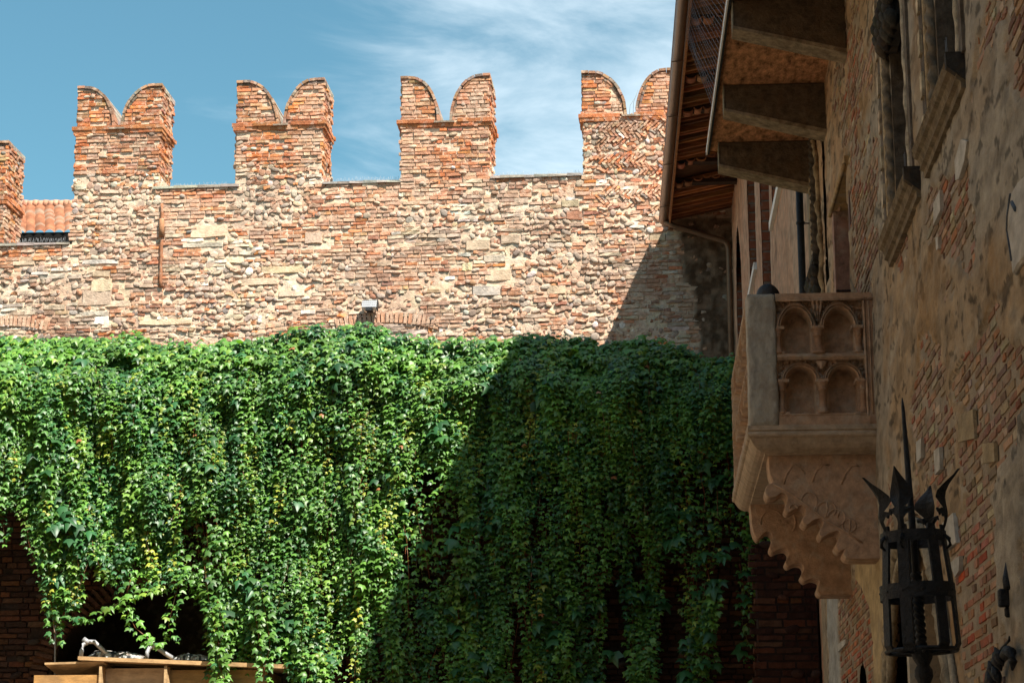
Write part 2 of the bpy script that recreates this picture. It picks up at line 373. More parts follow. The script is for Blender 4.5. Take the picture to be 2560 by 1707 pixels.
def wallcol(u, v):
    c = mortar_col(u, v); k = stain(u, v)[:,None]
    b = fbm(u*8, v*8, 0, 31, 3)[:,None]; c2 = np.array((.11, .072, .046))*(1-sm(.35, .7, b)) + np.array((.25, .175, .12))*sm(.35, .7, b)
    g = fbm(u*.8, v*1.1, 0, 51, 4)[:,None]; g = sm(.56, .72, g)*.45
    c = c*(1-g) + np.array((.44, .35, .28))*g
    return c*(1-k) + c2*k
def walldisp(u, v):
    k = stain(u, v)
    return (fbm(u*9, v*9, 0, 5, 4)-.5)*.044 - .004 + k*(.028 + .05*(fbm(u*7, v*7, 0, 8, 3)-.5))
VB = bv(600, 860)
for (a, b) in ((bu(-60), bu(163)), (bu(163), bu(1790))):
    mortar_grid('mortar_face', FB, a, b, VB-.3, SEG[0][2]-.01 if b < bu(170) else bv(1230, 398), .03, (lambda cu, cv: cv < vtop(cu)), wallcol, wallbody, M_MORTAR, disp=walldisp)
# style map in photo space
RECTS = [ # x0,y0,x1,y1,style  (2352 px)
 (345, 425, 545, 505, 'brick'), (740, 415, 925, 560, 'brick'), (922, 400, 1130, 470, 'brick'), (1130, 405, 1340, 450, 'brick'),
 (172, 400, 350, 590, 'cobble'), (160, 450, 190, 570, 'brick'), (545, 385, 740, 520, 'cobble'), (1370, 425, 1560, 480, 'slant'), (1370, 480, 1560, 560, 'cobble'), (1338, 400, 1375, 540, 'brick'),
 (0, 565, 330, 610, 'brick'), (325, 690, 385, 745, 'brick'), (930, 485, 1060, 500, 'cobble'), (760, 560, 1060, 600, 'brick'), (1140, 470, 1330, 500, 'cobble'),
 (600, 560, 740, 600, 'brick'), (900, 600, 1160, 640, 'brickb'), (1500, 665, 1535, 710, 'brick'), (1425, 560, 1580, 620, 'brick'),
 (1060, 640, 1320, 780, 'cobble'), (400, 640, 620, 770, 'cobble'), (1180, 590, 1420, 780, 'cobble')]
def style_wall(u, v):
    x, y = px_of(np.array([u]), np.array([v])); x = float(x[0]); y = float(y[0])
    jx = x + (float(vnoise(u*3, v*3, 0, 61))-.5)*60; jy = y + (float(vnoise(u*3, v*3, 0, 62))-.5)*26
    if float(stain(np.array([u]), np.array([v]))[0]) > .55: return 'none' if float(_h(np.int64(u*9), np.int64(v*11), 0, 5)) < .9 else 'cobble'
    for (x0, y0, x1, y1, s) in RECTS:
        if x0 <= jx <= x1 and y0 <= jy <= y1:
            if float(vnoise(u*6, v*8, 0, 66)) < .72: return 'brick' if s == 'brickb' else s
    n = float(fbm(u*.75, v*1.5, 0, 21, 3)); n2 = float(fbm(u*2.2, v*3.0, 0, 23, 3))
    if n2 > .63: return 'block'
    if n2 < .385: return 'rough'
    return 'cobble' if n > (.47 if y > 620 else .53) else 'brick'
def grime(u, v, c):
    a = float(fbm(np.array(u*.9), np.array(v*1.4), 0, 51, 3)); b = float(fbm(np.array(u*2.5), np.array(v*.9), 0, 53, 3))
    c = mixc(c, (.24, .18, .145), max(0, min(.5, (a-.53)*3.0))); return mixc(c, (.60, .46, .35), max(0, min(.5, (b-.52)*3.5)))
WB = []
def pb(x0, y0, x1, y1, c=(.66, .55, .36)):
    a, t = bw(x0, y0); b, s_ = bw(x1, y1); WB.append((a, b, s_, t, c))
WH = (.74, .71, .64); CR = (.64, .49, .32)
for t in ((438, 518, 520, 545, CR), (415, 549, 468, 556, WH), (420, 558, 512, 567, WH), (188, 598, 272, 606, WH), (92, 630, 150, 641, WH), (155, 631, 188, 642, WH), (212, 622, 252, 636, CR), (210, 642, 256, 670, CR),
          (1085, 657, 1150, 678, (.74, .66, .5)), (1110, 587, 1162, 603, (.74, .66, .5)), (1113, 620, 1175, 645, CR), (1070, 552, 1125, 575, CR), (1205, 655, 1240, 670, CR), (1255, 655, 1300, 676, CR), (1060, 690, 1075, 700, CR),
          (182, 716, 250, 725, WH), (215, 727, 250, 745, WH), (930, 757, 982, 768, (.72, .67, .58)), (880, 745, 930, 756, (.72, .6, .5)), (190, 668, 255, 700, CR), (660, 700, 700, 712, CR), (690, 712, 725, 722, WH), (600, 612, 700, 628, CR),
          (550, 640, 640, 655, CR), (640, 668, 700, 682, CR), (1290, 460, 1330, 475, CR), (1180, 455, 1215, 468, CR), (320, 735, 440, 745, CR), (240, 690, 300, 705, CR), (780, 625, 815, 640, (.42, .2, .12)), (1300, 485, 1338, 505, (.46, .18, .09)), (1150, 540, 1195, 560, CR),
          (520, 590, 560, 605, CR), (700, 535, 740, 560, CR), (860, 600, 900, 612, CR), (1490, 540, 1530, 556, CR), (1060, 605, 1085, 622, CR), (30, 600, 80, 610, CR), (100, 700, 150, 712, CR)): pb(*t)
st = MB()
def spans_wall(v):
    o = []
    for a, b, t in SEG:
        if v < t-.02:
            if o and abs(o[-1][1]-a) < 1e-6: o[-1] = (o[-1][0], b)
            else: o.append((a, b))
    return [(max(a, bu(-60)), b) for a, b in o]
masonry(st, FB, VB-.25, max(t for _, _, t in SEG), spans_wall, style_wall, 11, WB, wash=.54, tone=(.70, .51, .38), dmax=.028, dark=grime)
# shallow brick relieving arches
for (xa, xb, ym, rise) in ((-60, 112, 738, 12), (770, 1010, 730, 16)):
    n = int((bu(xb)-bu(xa))/.085)
    for i in range(n):
        t = (i+.5)/n; x = xa+(xb-xa)*t; y = ym + rise*4*(t-.5)**2
        u, v = bw(x, y); brick(st, FB, u-.036, u+.036, v-.10, v+.10, .04, mixc(jc((.52, .22, .11)), (.64, .48, .36), rnd.uniform(.2, .75)), rnd, -(t-.5)*.5)
stones = st.build('stonework', M_STONE, wallbody)
cop = MB()
for (a, b, t) in (SEG[0], SEG[2], SEG[4], SEG[6]):
    u = a
    while u < b-.05:
        l = rnd.uniform(.18, .5); e = min(u+l, b); c = jc((.30, .27, .23), .2); h = rnd.uniform(.022, .045)
        cop.hexa([FB.P(u, t-.02, -WT-.02), FB.P(e, t-.02, -WT-.02), FB.P(e, t-.02, rnd.uniform(.03, .07)), FB.P(u, t-.02, rnd.uniform(.03, .07)), FB.P(u, t+h, -WT-.02), FB.P(e, t+h, -WT-.02), FB.P(e, t+h*.8, .035), FB.P(u, t+h, .035)], c); u = e+.003
cop.build('coping', M_MORTAR, cw)

# ---- merlons
def merlon(x0, x1, ytop, yledge, nl, nr, seg_i, washv, rough_lo, skip=False, lo_style='cobble', seed=1, ylo=None, herring=False):
    xm = (x0+x1)/2
    u0, u1 = bu(x0, yledge), bu(x1, yledge); vt = bv(xm, ytop); vl = bv(xm, yledge); base = SEG[seg_i][2]
    ul, ur = bu(nl, yledge), bu(nr, yledge)
    cl = u0 + .10*(u1-u0); cr = u1 - .10*(u1-u0); b = vt-vl
    def sp(v):
        if v < vl: return [(u0, u1)]
        k = math.sqrt(max(0, 1-((v-vl)/b)**2.0)); return [(u0, cl+(ul-cl)*k-.02), (cr-(cr-ur)*k+.02, u1)]
    # outline for the core
    i_ = .012; pts = [(u0+i_, base-.05), (u1-i_, base-.05), (u1-i_, vt-.05)]
    for k in range(13):
        t = math.pi/2*(1-k/12); pts.append((cr-(cr-ur)*math.cos(t)+.03*math.cos(t), vl+(b-.05)*math.sin(t)))
    for k in range(13):
        t = math.pi/2*(k/12); pts.append((cl+(ul-cl)*math.cos(t)-.03*math.cos(t), vl+(b-.05)*math.sin(t)))
    pts.append((u0+i_, vt-.05))
    core = MB(); n = len(pts)
    front = [FB.P(a, c, -.004) for a, c in pts]; back = [FB.P(a, c, -WT+.02) for a, c in pts]
    # fan by horizontal strips is unneeded: two concave ngons handled by splitting at the notch
    mcol = (.66, .50, .37)
    half_r = [0, 1, 2] + list(range(3, 16)); half_l = list(range(16, 29)) + [29]
    # lower block + two horns
    low = [pts[0], pts[1], (u1-i_, vl), (u0+i_, vl)]
    def ext(poly): core.prism([FB.P(a, c, -WT+.02) for a, c in poly], FB.n*(WT-.024), mcol)
    ext(low)
    ext([(ur+.03, vl+.001), (u1-i_, vl+.001), (u1-i_, vt-.05)] + pts[3:15])
    ext([(u0+i_, vl+.001), (ul-.03, vl+.001)] + pts[17:29] + [(u0+i_, vt-.05)])
    m = core.build('merlon', M_MORTAR, cw)
    vsplit = bv(xm, ylo) if ylo else base
    def stl(u, v):
        if v > vl+.02 or v > vsplit + (float(vnoise(u*5, v*5, 0, seed))-.5)*.12:
            if herring and v < vl-.0 and u > u0+.28: return 'slant' if float(vnoise(u*2.4, v*5, 0, 9)) < .58 else 'cobble'
            return 'brick'
        if herring and u > u0+.28 and float(vnoise(u*2.4, v*5, 0, 9)) < .58: return 'slant'
        if (u < u0+.25 or u > u1-.25) and lo_style == 'cobble' and not herring:
            return 'block' if float(vnoise(u*3, v*6, 0, seed+3)) > .45 else 'rough'
        return lo_style
    s = MB()
    masonry(s, FB, base-.02, vt-.05, sp, stl, seed*13, wash=washv, tone=(.56, .40, .28), dmax=.036, rag=.026, dark=grime)
    # gable sides
    for side in (1, -1):
        uu = u1 if side == 1 else u0
        o = FB.P(uu, 0, 0); Fs = Frame(o, -BW_N, ZZ, BW_U) if side == 1 else Frame(o - BW_N*WT, BW_N, ZZ, -BW_U)
        Fs.o = Fs.o - Fs.n*.012
        masonry(s, Fs, base-.02, vt-.05, lambda v: [(0.0, WT-.01)], (lambda u, v: 'brick' if v > vsplit-.05 else 'rough'), seed*17+side, wash=washv+.1, tone=(.54, .40, .30), dmax=.05, rag=.03, dark=grime)
    s.build('brickwork', M_STONE, m)
    # projecting string course
    led = MB()
    for q, (dv, pr) in enumerate(((-.085, .05), (-.012, .075))):
        u = u0-pr
        while u < u1+pr-.03:
            e = min(u+rnd.uniform(.18, .28), u1+pr); c = jc(mixc((.55, .19, .07), (.5, .35, .25), .1), .18); p2 = pr+rnd.uniform(-.012, .008)
            lo_, hi_ = vl+dv-rnd.uniform(0, .006), vl+dv+.066
            if not (lo_ > vl-.02 and (ul-.02 < (u+e)/2 < ur+.02)):
                led.hexa([FB.P(u, lo_, -WT*.3), FB.P(e, lo_, -WT*.3), FB.P(e, lo_, p2-.01), FB.P(u, lo_, p2-.012), FB.P(u, hi_, -WT*.3), FB.P(e, hi_, -WT*.3), FB.P(e, hi_, p2), FB.P(u, hi_, p2)], c)
            u = e+.006
        for side in (1, -1):
            d = -WT*.3
            while d > -WT:
                e = max(d-rnd.uniform(.12, .26), -WT-.02); c = jc((.52, .19, .08), .2); uu = u1 if side == 1 else u0; p2 = pr+rnd.uniform(-.02, .01)
                xs = (uu-.05*side, uu+p2*side) if side == 1 else (uu+p2*side, uu-.05*side)
                lo_, hi_ = vl+dv, vl+dv+.066
                led.hexa([FB.P(xs[0], lo_, e), FB.P(xs[1], lo_, e), FB.P(xs[1], lo_, d), FB.P(xs[0], lo_, d), FB.P(xs[0], hi_, e), FB.P(xs[1], hi_, e), FB.P(xs[1], hi_, d), FB.P(xs[0], hi_, d)], c); d = e-.006
    # notch floor slab
    led.hexa([FB.P(ul-.06, vl-.02, -WT), FB.P(ur+.06, vl-.02, -WT), FB.P(ur+.06, vl-.02, .085), FB.P(ul-.06, vl-.02, .085), FB.P(ul-.06, vl+.012, -WT), FB.P(ur+.06, vl+.012, -WT), FB.P(ur+.06, vl+.012, .085), FB.P(ul-.06, vl+.012, .085)], (.26, .20, .15))
    led.build('string_course', M_STONE, m)
    # caps along the curves
    cap = MB()
    def curve(side):
        P = []
        if side < 0:
            P.append((u0-.02, vt)); 
            for k in range(25): t = math.pi/2*(1-k/24); P.append((cl+(ul-cl)*math.cos(t), vl+b*math.sin(t)))
        else:
            P.append((u1+.02, vt))
            for k in range(25): t = math.pi/2*(1-k/24); P.append((cr-(cr-ur)*math.cos(t), vl+b*math.sin(t)))
        return P
    for side in (-1, 1):
        P = curve(side); acc = [0]
        for i in range(1, len(P)): acc.append(acc[-1]+math.hypot(P[i][0]-P[i-1][0], P[i][1]-P[i-1][1]))
        tot = acc[-1]; nseg = max(6, int(tot/.135))
        def at(s_):
            for i in range(1, len(P)):
                if acc[i] >= s_-1e-9:
                    t = (s_-acc[i-1])/max(1e-9, acc[i]-acc[i-1]); return (P[i-1][0]+(P[i][0]-P[i-1][0])*t, P[i-1][1]+(P[i][1]-P[i-1][1])*t)
            return P[-1]
        for layer, (off, th, over, pal) in enumerate(((-.062, .045, .02, ((.16, .12, .095), (.24, .13, .085), (.32, .15, .085))), (-.012, .050, .05, ((.33, .19, .12), (.28, .16, .11), (.40, .22, .13), (.24, .19, .15))))):
            for k in range(nseg):
                a = at(tot*k/nseg + .004); c = at(tot*(k+1)/nseg - .004); dx, dy = c[0]-a[0], c[1]-a[1]; l = math.hypot(dx, dy)
                nx, ny = (-dy/l, dx/l)
                if side < 0: nx, ny = -nx, -ny
                if ny < -.2: nx, ny = -nx, -ny
                if side < 0 and nx < -.05: nx, ny = -nx, -ny
                if side > 0 and nx > .05: nx, ny = -nx, -ny
                o1 = off + rnd.uniform(-.006, .006); o2 = o1+th; ov = over + rnd.uniform(-.012, .012)
                q = [(a[0]+nx*o1, a[1]+ny*o1), (c[0]+nx*o1, c[1]+ny*o1), (c[0]+nx*o2, c[1]+ny*o2), (a[0]+nx*o2, a[1]+ny*o2)]
                nd = 4
                for z in range(nd):
                    d0 = ov - (WT+ov+.03)*z/nd; d1 = ov - (WT+ov+.03)*(z+1)/nd + .008
                    col = jc(pal[rnd.randrange(len(pal))], .2) if z == 0 else jc((.36, .31, .26), .25)
                    cap.hexa([FB.P(x, y, d1) for x, y in q] + [FB.P(x, y, d0) for x, y in q], col)
    cap.build('cap', M_STONE, m)
    return m
merlon(-188, 12, 332, 462, -92, -75, 0, .05, 0, seed=3)
merlon(176, 368, 201, 297, 260, 281, 1, .08, 0, seed=4, ylo=396)
merlon(543, 742, 188, 289, 636, 655, 3, .10, 0, seed=5, ylo=378)
merlon(921, 1124, 178, 282, 1005, 1037, 5, .16, 0, seed=6, ylo=345, lo_style='brick')
merlon(1338, 1548, 166, 268, 1436, 1464, 7, .22, 0, seed=7, ylo=268, herring=True)
# rusty iron channel on the wall
pp = MB(); a = FB.P(*bw(374, 470), .04); b = FB.P(*bw(370, 660), .03)
pth = [a.lerp(b, i/14) + BW_U*rnd.uniform(-.012, .012) for i in range(15)]
pp.tube(pth, [rnd.uniform(.022, .042) for _ in pth], 7, (.34, .15, .08)); pp.tube([FB.P(*bw(373, 505), .06), FB.P(*bw(373, 545), .05)], [.045, .06], 7, (.38, .19, .10))
tag(pp.build('rusty_pipe', M_STONE), 'rusty brown pipe fixed upright on the brick wall, right of the leftmost full merlon', 'pipe')
cb = MB(); P = []
for i in range(41):
    x = 120+1060*i/40; P.append(FB.P(*bw(x, 757 + 6*math.sin(i*.5) + (-8 if x > 500 else 0)*sm(500, 900, x)), .06))
cb.tube(P, .007, 4, (.02, .02, .02)); tag(cb.build('cable', M_IRON), 'thin dark cable running along the rubble wall just above the vine', 'cable')
# bird spikes
for (a, b, v, d0) in ((SEG[2][0], SEG[2][1], SEG[2][2], -.2), (SEG[4][0], SEG[4][1], SEG[4][2], -.15), (SEG[6][0], SEG[6][1], SEG[6][2], -.15), (bu(5), bu(160), SEG[0][2], -.1)):
    s = MB(); u = a+.05; s.hexa([FB.P(a+.04, v+.03, d0-.03), FB.P(b-.04, v+.03, d0-.03), FB.P(b-.04, v+.03, d0+.03), FB.P(a+.04, v+.03, d0+.03)] + [FB.P(a+.04, v+.045, d0-.03), FB.P(b-.04, v+.045, d0-.03), FB.P(b-.04, v+.045, d0+.03), FB.P(a+.04, v+.045, d0+.03)], (.5, .5, .5))
    while u < b-.05:
        for tl in (-.035, 0, .035):
            p = FB.P(u, v+.03, d0); s.tube([p, p+BW_U*(tl+rnd.uniform(-.01, .01)) + BW_N*rnd.uniform(-.04, .06) + ZZ*rnd.uniform(.09, .135)], .0022, 3, (.6, .6, .6))
        u += .075
    lab = {0: 'thin wire bird spikes on the wall top between the first and second full merlons', 1: 'thin wire bird spikes on the wall top between the second and third full merlons',
           2: 'thin wire bird spikes on the wall top left of the merlon beside the gutter', 3: 'row of wire bird spikes on the lowest wall top, in front of the tiled roof'}
    tag(s.build('bird_spikes', M_STEEL), lab[len([o for o in bpy.data.objects if o.name.startswith('bird_spikes')])-1], 'bird spikes', 'bird spikes along the wall top')
# dry grass stalks in the last merlon's notch
for j_, stalks in enumerate((((1443, 18, 60), (1452, 12, 72), (1456, 26, 55)), ((1020, 4, 10), (1014, -3, 8), (1026, 5, 9)))):
    gr = MB()
    for (x, dx, h) in stalks:
        yb = 266 if x > 1100 else 282; p0 = FB.P(*bw(x, yb), -.3)
        q = FB.P(*bw(x+dx*.15, yb-h*.6), -.3); e = FB.P(*bw(x+dx, yb-h), -.3); gr.tube([p0, q, e], [.004, .003, .002], 4, (.16, .15, .07))
    tag(gr.build('grass_tuft', M_STONE), ('tall thin dry stalks growing in the notch of the merlon beside the gutter', 'tiny green tuft growing in the notch of the third full merlon')[j_], 'weed')
# floodlight
fl = thing('floodlight', 'small white grilled floodlight mounted on the rubble wall just above the vine', 'lamp', FB.P(*bw(852, 716), .1))
c = FB.P(*bw(852, 707), .16); s = MB()
def bwbox(mb, c, hu, hv, hn, tilt, col=(.7,.7,.7)):
    n = (BW_N*math.cos(tilt) + ZZ*math.sin(tilt)); v = (ZZ*math.cos(tilt) - BW_N*math.sin(tilt))
    mb.hexa([c+BW_U*a*hu+v*b*hv-n*hn for a, b in ((-1,-1),(1,-1),(1,1),(-1,1))] + [c+BW_U*a*hu+v*b*hv+n*hn for a, b in ((-1,-1),(1,-1),(1,1),(-1,1))], col)
bwbox(s, c, .135, .085, .05, .45); s.build('housing', M_WHITE, fl)
s = MB()
for i in range(7): bwbox(s, c + (BW_N*math.cos(.45)+ZZ*math.sin(.45))*.056 + BW_U*(-.12+.04*i), .005, .085, .004, .45)
for i in range(4): bwbox(s, c + (BW_N*math.cos(.45)+ZZ*math.sin(.45))*.058 + (ZZ*math.cos(.45)-BW_N*math.sin(.45))*(-.075+.05*i), .135, .004, .004, .45)
s.build('grille', M_STEEL, fl)
s = MB(); bwbox(s, c-ZZ*.08-BW_N*.0, .06, .03, .10, 0); bwbox(s, c+BW_U*.15, .008, .1, .06, .45); s.build('bracket', M_IRON, fl)

# ---- tiled roof behind the wall's low part
tr = thing('tiled_roof', 'low terracotta pantile roof showing behind the wall between the two leftmost merlons', 'roof', onY(60*K, 560*K, 44.0))
e0 = onY(-120*K, 545*K, 43.5); e1 = onY(230*K, 541*K, 43.5); r0 = onY(-120*K, 478*K, 50.5); r1 = onY(230*K, 476*K, 50.5)
nx_, ny_ = 300, 90; U, V = np.meshgrid(np.linspace(0, 1, nx_), np.linspace(0, 1, ny_)); u = U.ravel(); v = V.ravel()
Pn = (np.array(e0)[None]*(1-u)[:,None] + np.array(e1)[None]*u[:,None])*(1-v)[:,None] + (np.array(r0)[None]*(1-u)[:,None] + np.array(r1)[None]*u[:,None])*v[:,None]
rows = 14; fr_ = (v*rows) % 1; ri = np.floor(v*rows); W_ = (e1-e0).length/.22
ph = u*W_ + .12*_h((ri).astype(np.int64), ri.astype(np.int64)*0, 0, 4)
ci = np.floor(ph).astype(np.int64); hgt = np.abs(np.sin(ph*math.pi))**.7*.075 + (1-fr_)*.05 + .03*_h(ci, ri.astype(np.int64), 0, 3)
Pn[:,2] += hgt; colr = np.array((.31, .125, .065))[None]*(.65+.6*_h(ci, ri.astype(np.int64), 0, 9))[:,None]; g_ = (_h(ci, ri.astype(np.int64), 0, 5) > .75)[:,None]
colr = np.where(g_, np.array((.30, .20, .14))[None], colr)
idx = np.arange(nx_*ny_).reshape(ny_, nx_); Q = np.stack([idx[:-1,:-1], idx[:-1,1:], idx[1:,1:], idx[1:,:-1]], -1).reshape(-1, 4)
np_mesh('pantiles', Pn, Q, colr, M_TILE, tr)
s = MB(); k = 0
n = 30
for i in range(n):
    a = r0.lerp(r1, i/n)+ZZ*(.06+.02*(i % 2)); b = r0.lerp(r1, (i+1)/n)+ZZ*.085; s.tube([a, b], [.13, .11], 10, jc((.55, .28, .18), .12))
s.build('ridge', M_TILE, tr)
s = MB(); s.hexa([e0+Vector((0, -.05, -.32)), e1+Vector((0, -.05, -.32)), e1+Vector((0, .1, -.32)), e0+Vector((0, .1, -.32)), e0+Vector((0, -.05, -.02)), e1+Vector((0, -.05, -.02)), e1+Vector((0, .1, -.02)), e0+Vector((0, .1, -.02))])
s.hexa([e0+Vector((0, .04, -.1)), e1+Vector((0, .04, -.1)), e1+Vector((0, .3, -.1)), e0+Vector((0, .3, -.1)), e0+Vector((0, .04, .10)), e1+Vector((0, .04, .10)), e1+Vector((0, .3, .18)), e0+Vector((0, .3, .18))])
s.build('gutter', M_DARKIN, tr)
s = MB(); s.box((e0.x, e0.y+.25, 0), (e1.x, 50.4, e0.z-.15), (.5, .35, .25)); s.build('wall', M_PLASTER, tr)

# ================================================================== OTHER SIDES OF THE COURTYARD (beside and behind the camera)
def plain_house(x0, y0, x1, y1, h, face, label):
    t = thing('courtyard_house', label, 'house', ((x0+x1)/2, (y0+y1)/2, 0))
    s = MB(); s.box((x0, y0, 0), (x1, y1, h), (.46, .35, .24)); wl = s.build('wall', M_PLASTER, t)
    s = MB(); s.box((x0-.3, y0-.3, h), (x1+.3, y1+.3, h+.2), (.40, .18, .10)); s.build('roof', M_TILE, t)
    q = 1.6; lim = (y1-y0) if face == 'x' else (x1-x0)
    while q < lim-1.2:
        for z in (1.2, 4.6, 8.0):
            s = MB(); f = MB()
            if face == 'x': s.box((x1-.02, y0+q-.45, z), (x1+.02, y0+q+.45, z+1.5), (.02, .02, .02)); f.box((x1+.0, y0+q-.6, z-.14), (x1+.09, y0+q+.6, z-.004), (.5, .45, .38))
            else: s.box((x0+q-.45, y1-.02, z), (x0+q+.45, y1+.02, z+1.5), (.02, .02, .02)); f.box((x0+q-.6, y1, z-.14), (x0+q+.6, y1+.09, z-.004), (.5, .45, .38))
            w_ = s.build('window', M_DARKIN, t); f.build('sill', M_DARKST, w_)
        q += 3.1
plain_house(-15, -7, -9.6, 23.0, 14.5, 'x', 'reddish plastered house on the left side of the courtyard')
plain_house(-9.3, -11, 9, -5, 17, 'y', 'reddish plastered house closing the courtyard behind the viewer')

# ================================================================== ARCHED WALL BEHIND THE VINE, AND THE VINE
IVY_Y = 26.3
def iy(px, py, Y=25.7): return onY(px*K, py*K, Y)
aw = thing('arched_wall', 'dark shaded brick wall with a low arch, almost hidden behind the hanging vine', 'wall', (-4, IVY_Y+.4, 0))
FA = Frame((0, IVY_Y, 0), (1, 0, 0), (0, 0, 1), (0, -1, 0))
ztop = iy(600, 838, IVY_Y).z; xl = -12.5; xr = iy(1850, 900, IVY_Y).x
ax0, ax1 = iy(110, 1500, IVY_Y).x, iy(745, 1500, IVY_Y).x; az = iy(430, 1335, IVY_Y).z; acx = (ax0+ax1)/2; aw_ = (ax1-ax0)/2; zs = az-1.35
def arch_z(x): t = (x-acx)/aw_; return np.where(np.abs(t) < 1, zs + (az-zs)*np.sqrt(np.clip(1-t*t, 0, 1)), -1)
s = MB(); xs = [xl] + [ax0+(ax1-ax0)*i/24 for i in range(25)] + [xr]
for i in range(len(xs)-1):
    a, b = xs[i], xs[i+1]; za = float(arch_z(np.array((a+b)/2))) if 0 < i < len(xs)-2 else 0
    za1 = float(arch_z(np.array(a))) if 0 < i < len(xs)-2 else 0; zb1 = float(arch_z(np.array(b))) if 0 < i < len(xs)-2 else 0
    if i in (1,): za1 = zs
    if i == len(xs)-3: zb1 = zs
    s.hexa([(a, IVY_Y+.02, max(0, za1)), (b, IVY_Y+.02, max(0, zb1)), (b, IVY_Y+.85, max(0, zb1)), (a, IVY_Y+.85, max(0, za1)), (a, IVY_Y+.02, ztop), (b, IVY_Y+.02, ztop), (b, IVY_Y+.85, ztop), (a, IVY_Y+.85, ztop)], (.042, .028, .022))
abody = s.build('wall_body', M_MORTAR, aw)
s = MB()
def sp_a(v):
    if v < zs: return [(xl+4, ax0), (ax1, xr)]
    if v < az: k = aw_*math.sqrt(max(0, 1-((v-zs)/(az-zs))**2)); return [(xl+4, acx-k), (acx+k, xr)]
    return [(xl+4, xr)]
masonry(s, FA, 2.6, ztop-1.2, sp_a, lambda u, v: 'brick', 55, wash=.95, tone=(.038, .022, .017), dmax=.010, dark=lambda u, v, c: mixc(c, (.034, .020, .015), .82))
n = 60
for i in range(n):
    t = math.pi*(i+.5)/n; x = acx+(aw_+.12)*math.cos(t); z = zs+(az-zs+.12)*math.sin(t)
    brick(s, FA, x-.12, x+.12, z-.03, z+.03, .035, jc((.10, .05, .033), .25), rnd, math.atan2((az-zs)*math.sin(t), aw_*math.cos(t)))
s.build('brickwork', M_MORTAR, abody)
s = MB(); bkY = IVY_Y+2.4     # recess behind the arch: back wall of large blocks, sides and vault
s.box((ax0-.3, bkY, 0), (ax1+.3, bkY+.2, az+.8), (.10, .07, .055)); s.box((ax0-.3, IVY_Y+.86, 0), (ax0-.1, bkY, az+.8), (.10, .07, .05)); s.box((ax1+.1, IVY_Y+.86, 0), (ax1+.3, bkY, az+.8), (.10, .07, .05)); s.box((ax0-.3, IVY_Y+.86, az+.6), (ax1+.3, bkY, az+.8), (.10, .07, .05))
zz = 2.4
while zz < az+.5:
    x = ax0-.2+rnd.uniform(-.3, 0)
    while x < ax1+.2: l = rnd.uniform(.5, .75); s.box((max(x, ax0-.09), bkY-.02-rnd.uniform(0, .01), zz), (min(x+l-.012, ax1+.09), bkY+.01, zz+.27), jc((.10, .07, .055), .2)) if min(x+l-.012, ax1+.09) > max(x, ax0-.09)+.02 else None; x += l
    zz += .285
s.build('recess', M_BRICK, abody)

TOPX = [-80, 0, 60, 100, 200, 280, 300, 380, 450, 560, 620, 700, 760, 820, 860, 900, 960, 1020, 1150, 1180, 1220, 1300, 1380, 1420, 1500, 1560, 1600, 1650, 1690, 1760, 1820]
TOPY = [768, 765, 762, 772, 768, 762, 782, 780, 790, 782, 772, 748, 752, 738, 752, 768, 776, 782, 778, 770, 763, 772, 780, 773, 776, 788, 808, 815, 808, 815, 820]
BOTX = [-80, 0, 60, 100, 130, 190, 215, 260, 300, 440, 470, 640, 700, 860, 1000, 1200, 1400, 1560, 1700, 1760, 1820]
BOTY = [1190, 1185, 1130, 1300, 1470, 1490, 1400, 1330, 1320, 1330, 1560, 1580, 1600, 1600, 1640, 1640, 1640, 1640, 1620, 1330, 1280]
def ppx(X, Z, Y=25.75):
    x, y = proj_np(np.stack([X, np.full_like(X, Y), Z], 1)); return x, y
IVX0, IVX1 = iy(-140, 1000).x, iy(1762, 1000).x
nr = np.random.default_rng(5)
def surf(X, Z, topz):
    d = np.clip(topz-Z, 0, 10)
    b = .16 + .50*sm(0, .75, d) - .12*sm(2.6, 4.2, d)
    return b + (fbm(X*.9, Z*.7, 0, 41, 3)-.5)*.58 + (fbm(X*3.6, Z*1.3, 0, 42, 3)-.5)*.42
def topz_of(X):
    px = ppx(X, np.full_like(X, 8.0))[0]; py = np.interp(px, TOPX, TOPY)
    d = np.array([list(ray(a*K, b*K)) for a, b in zip(px, py)]); t = (25.9-CAM.y)/d[:,1]; return CAM.z + d[:,2]*t
XG = np.linspace(IVX0-.3, IVX1+.3, 400); TZ = topz_of(XG)
leaves = []   # x,y,z,size,kind(0 small,1 big),hue
def addl(X, Y, Z, S, H, T): leaves.append(np.stack([X, Y, Z, S, H, T], 1))
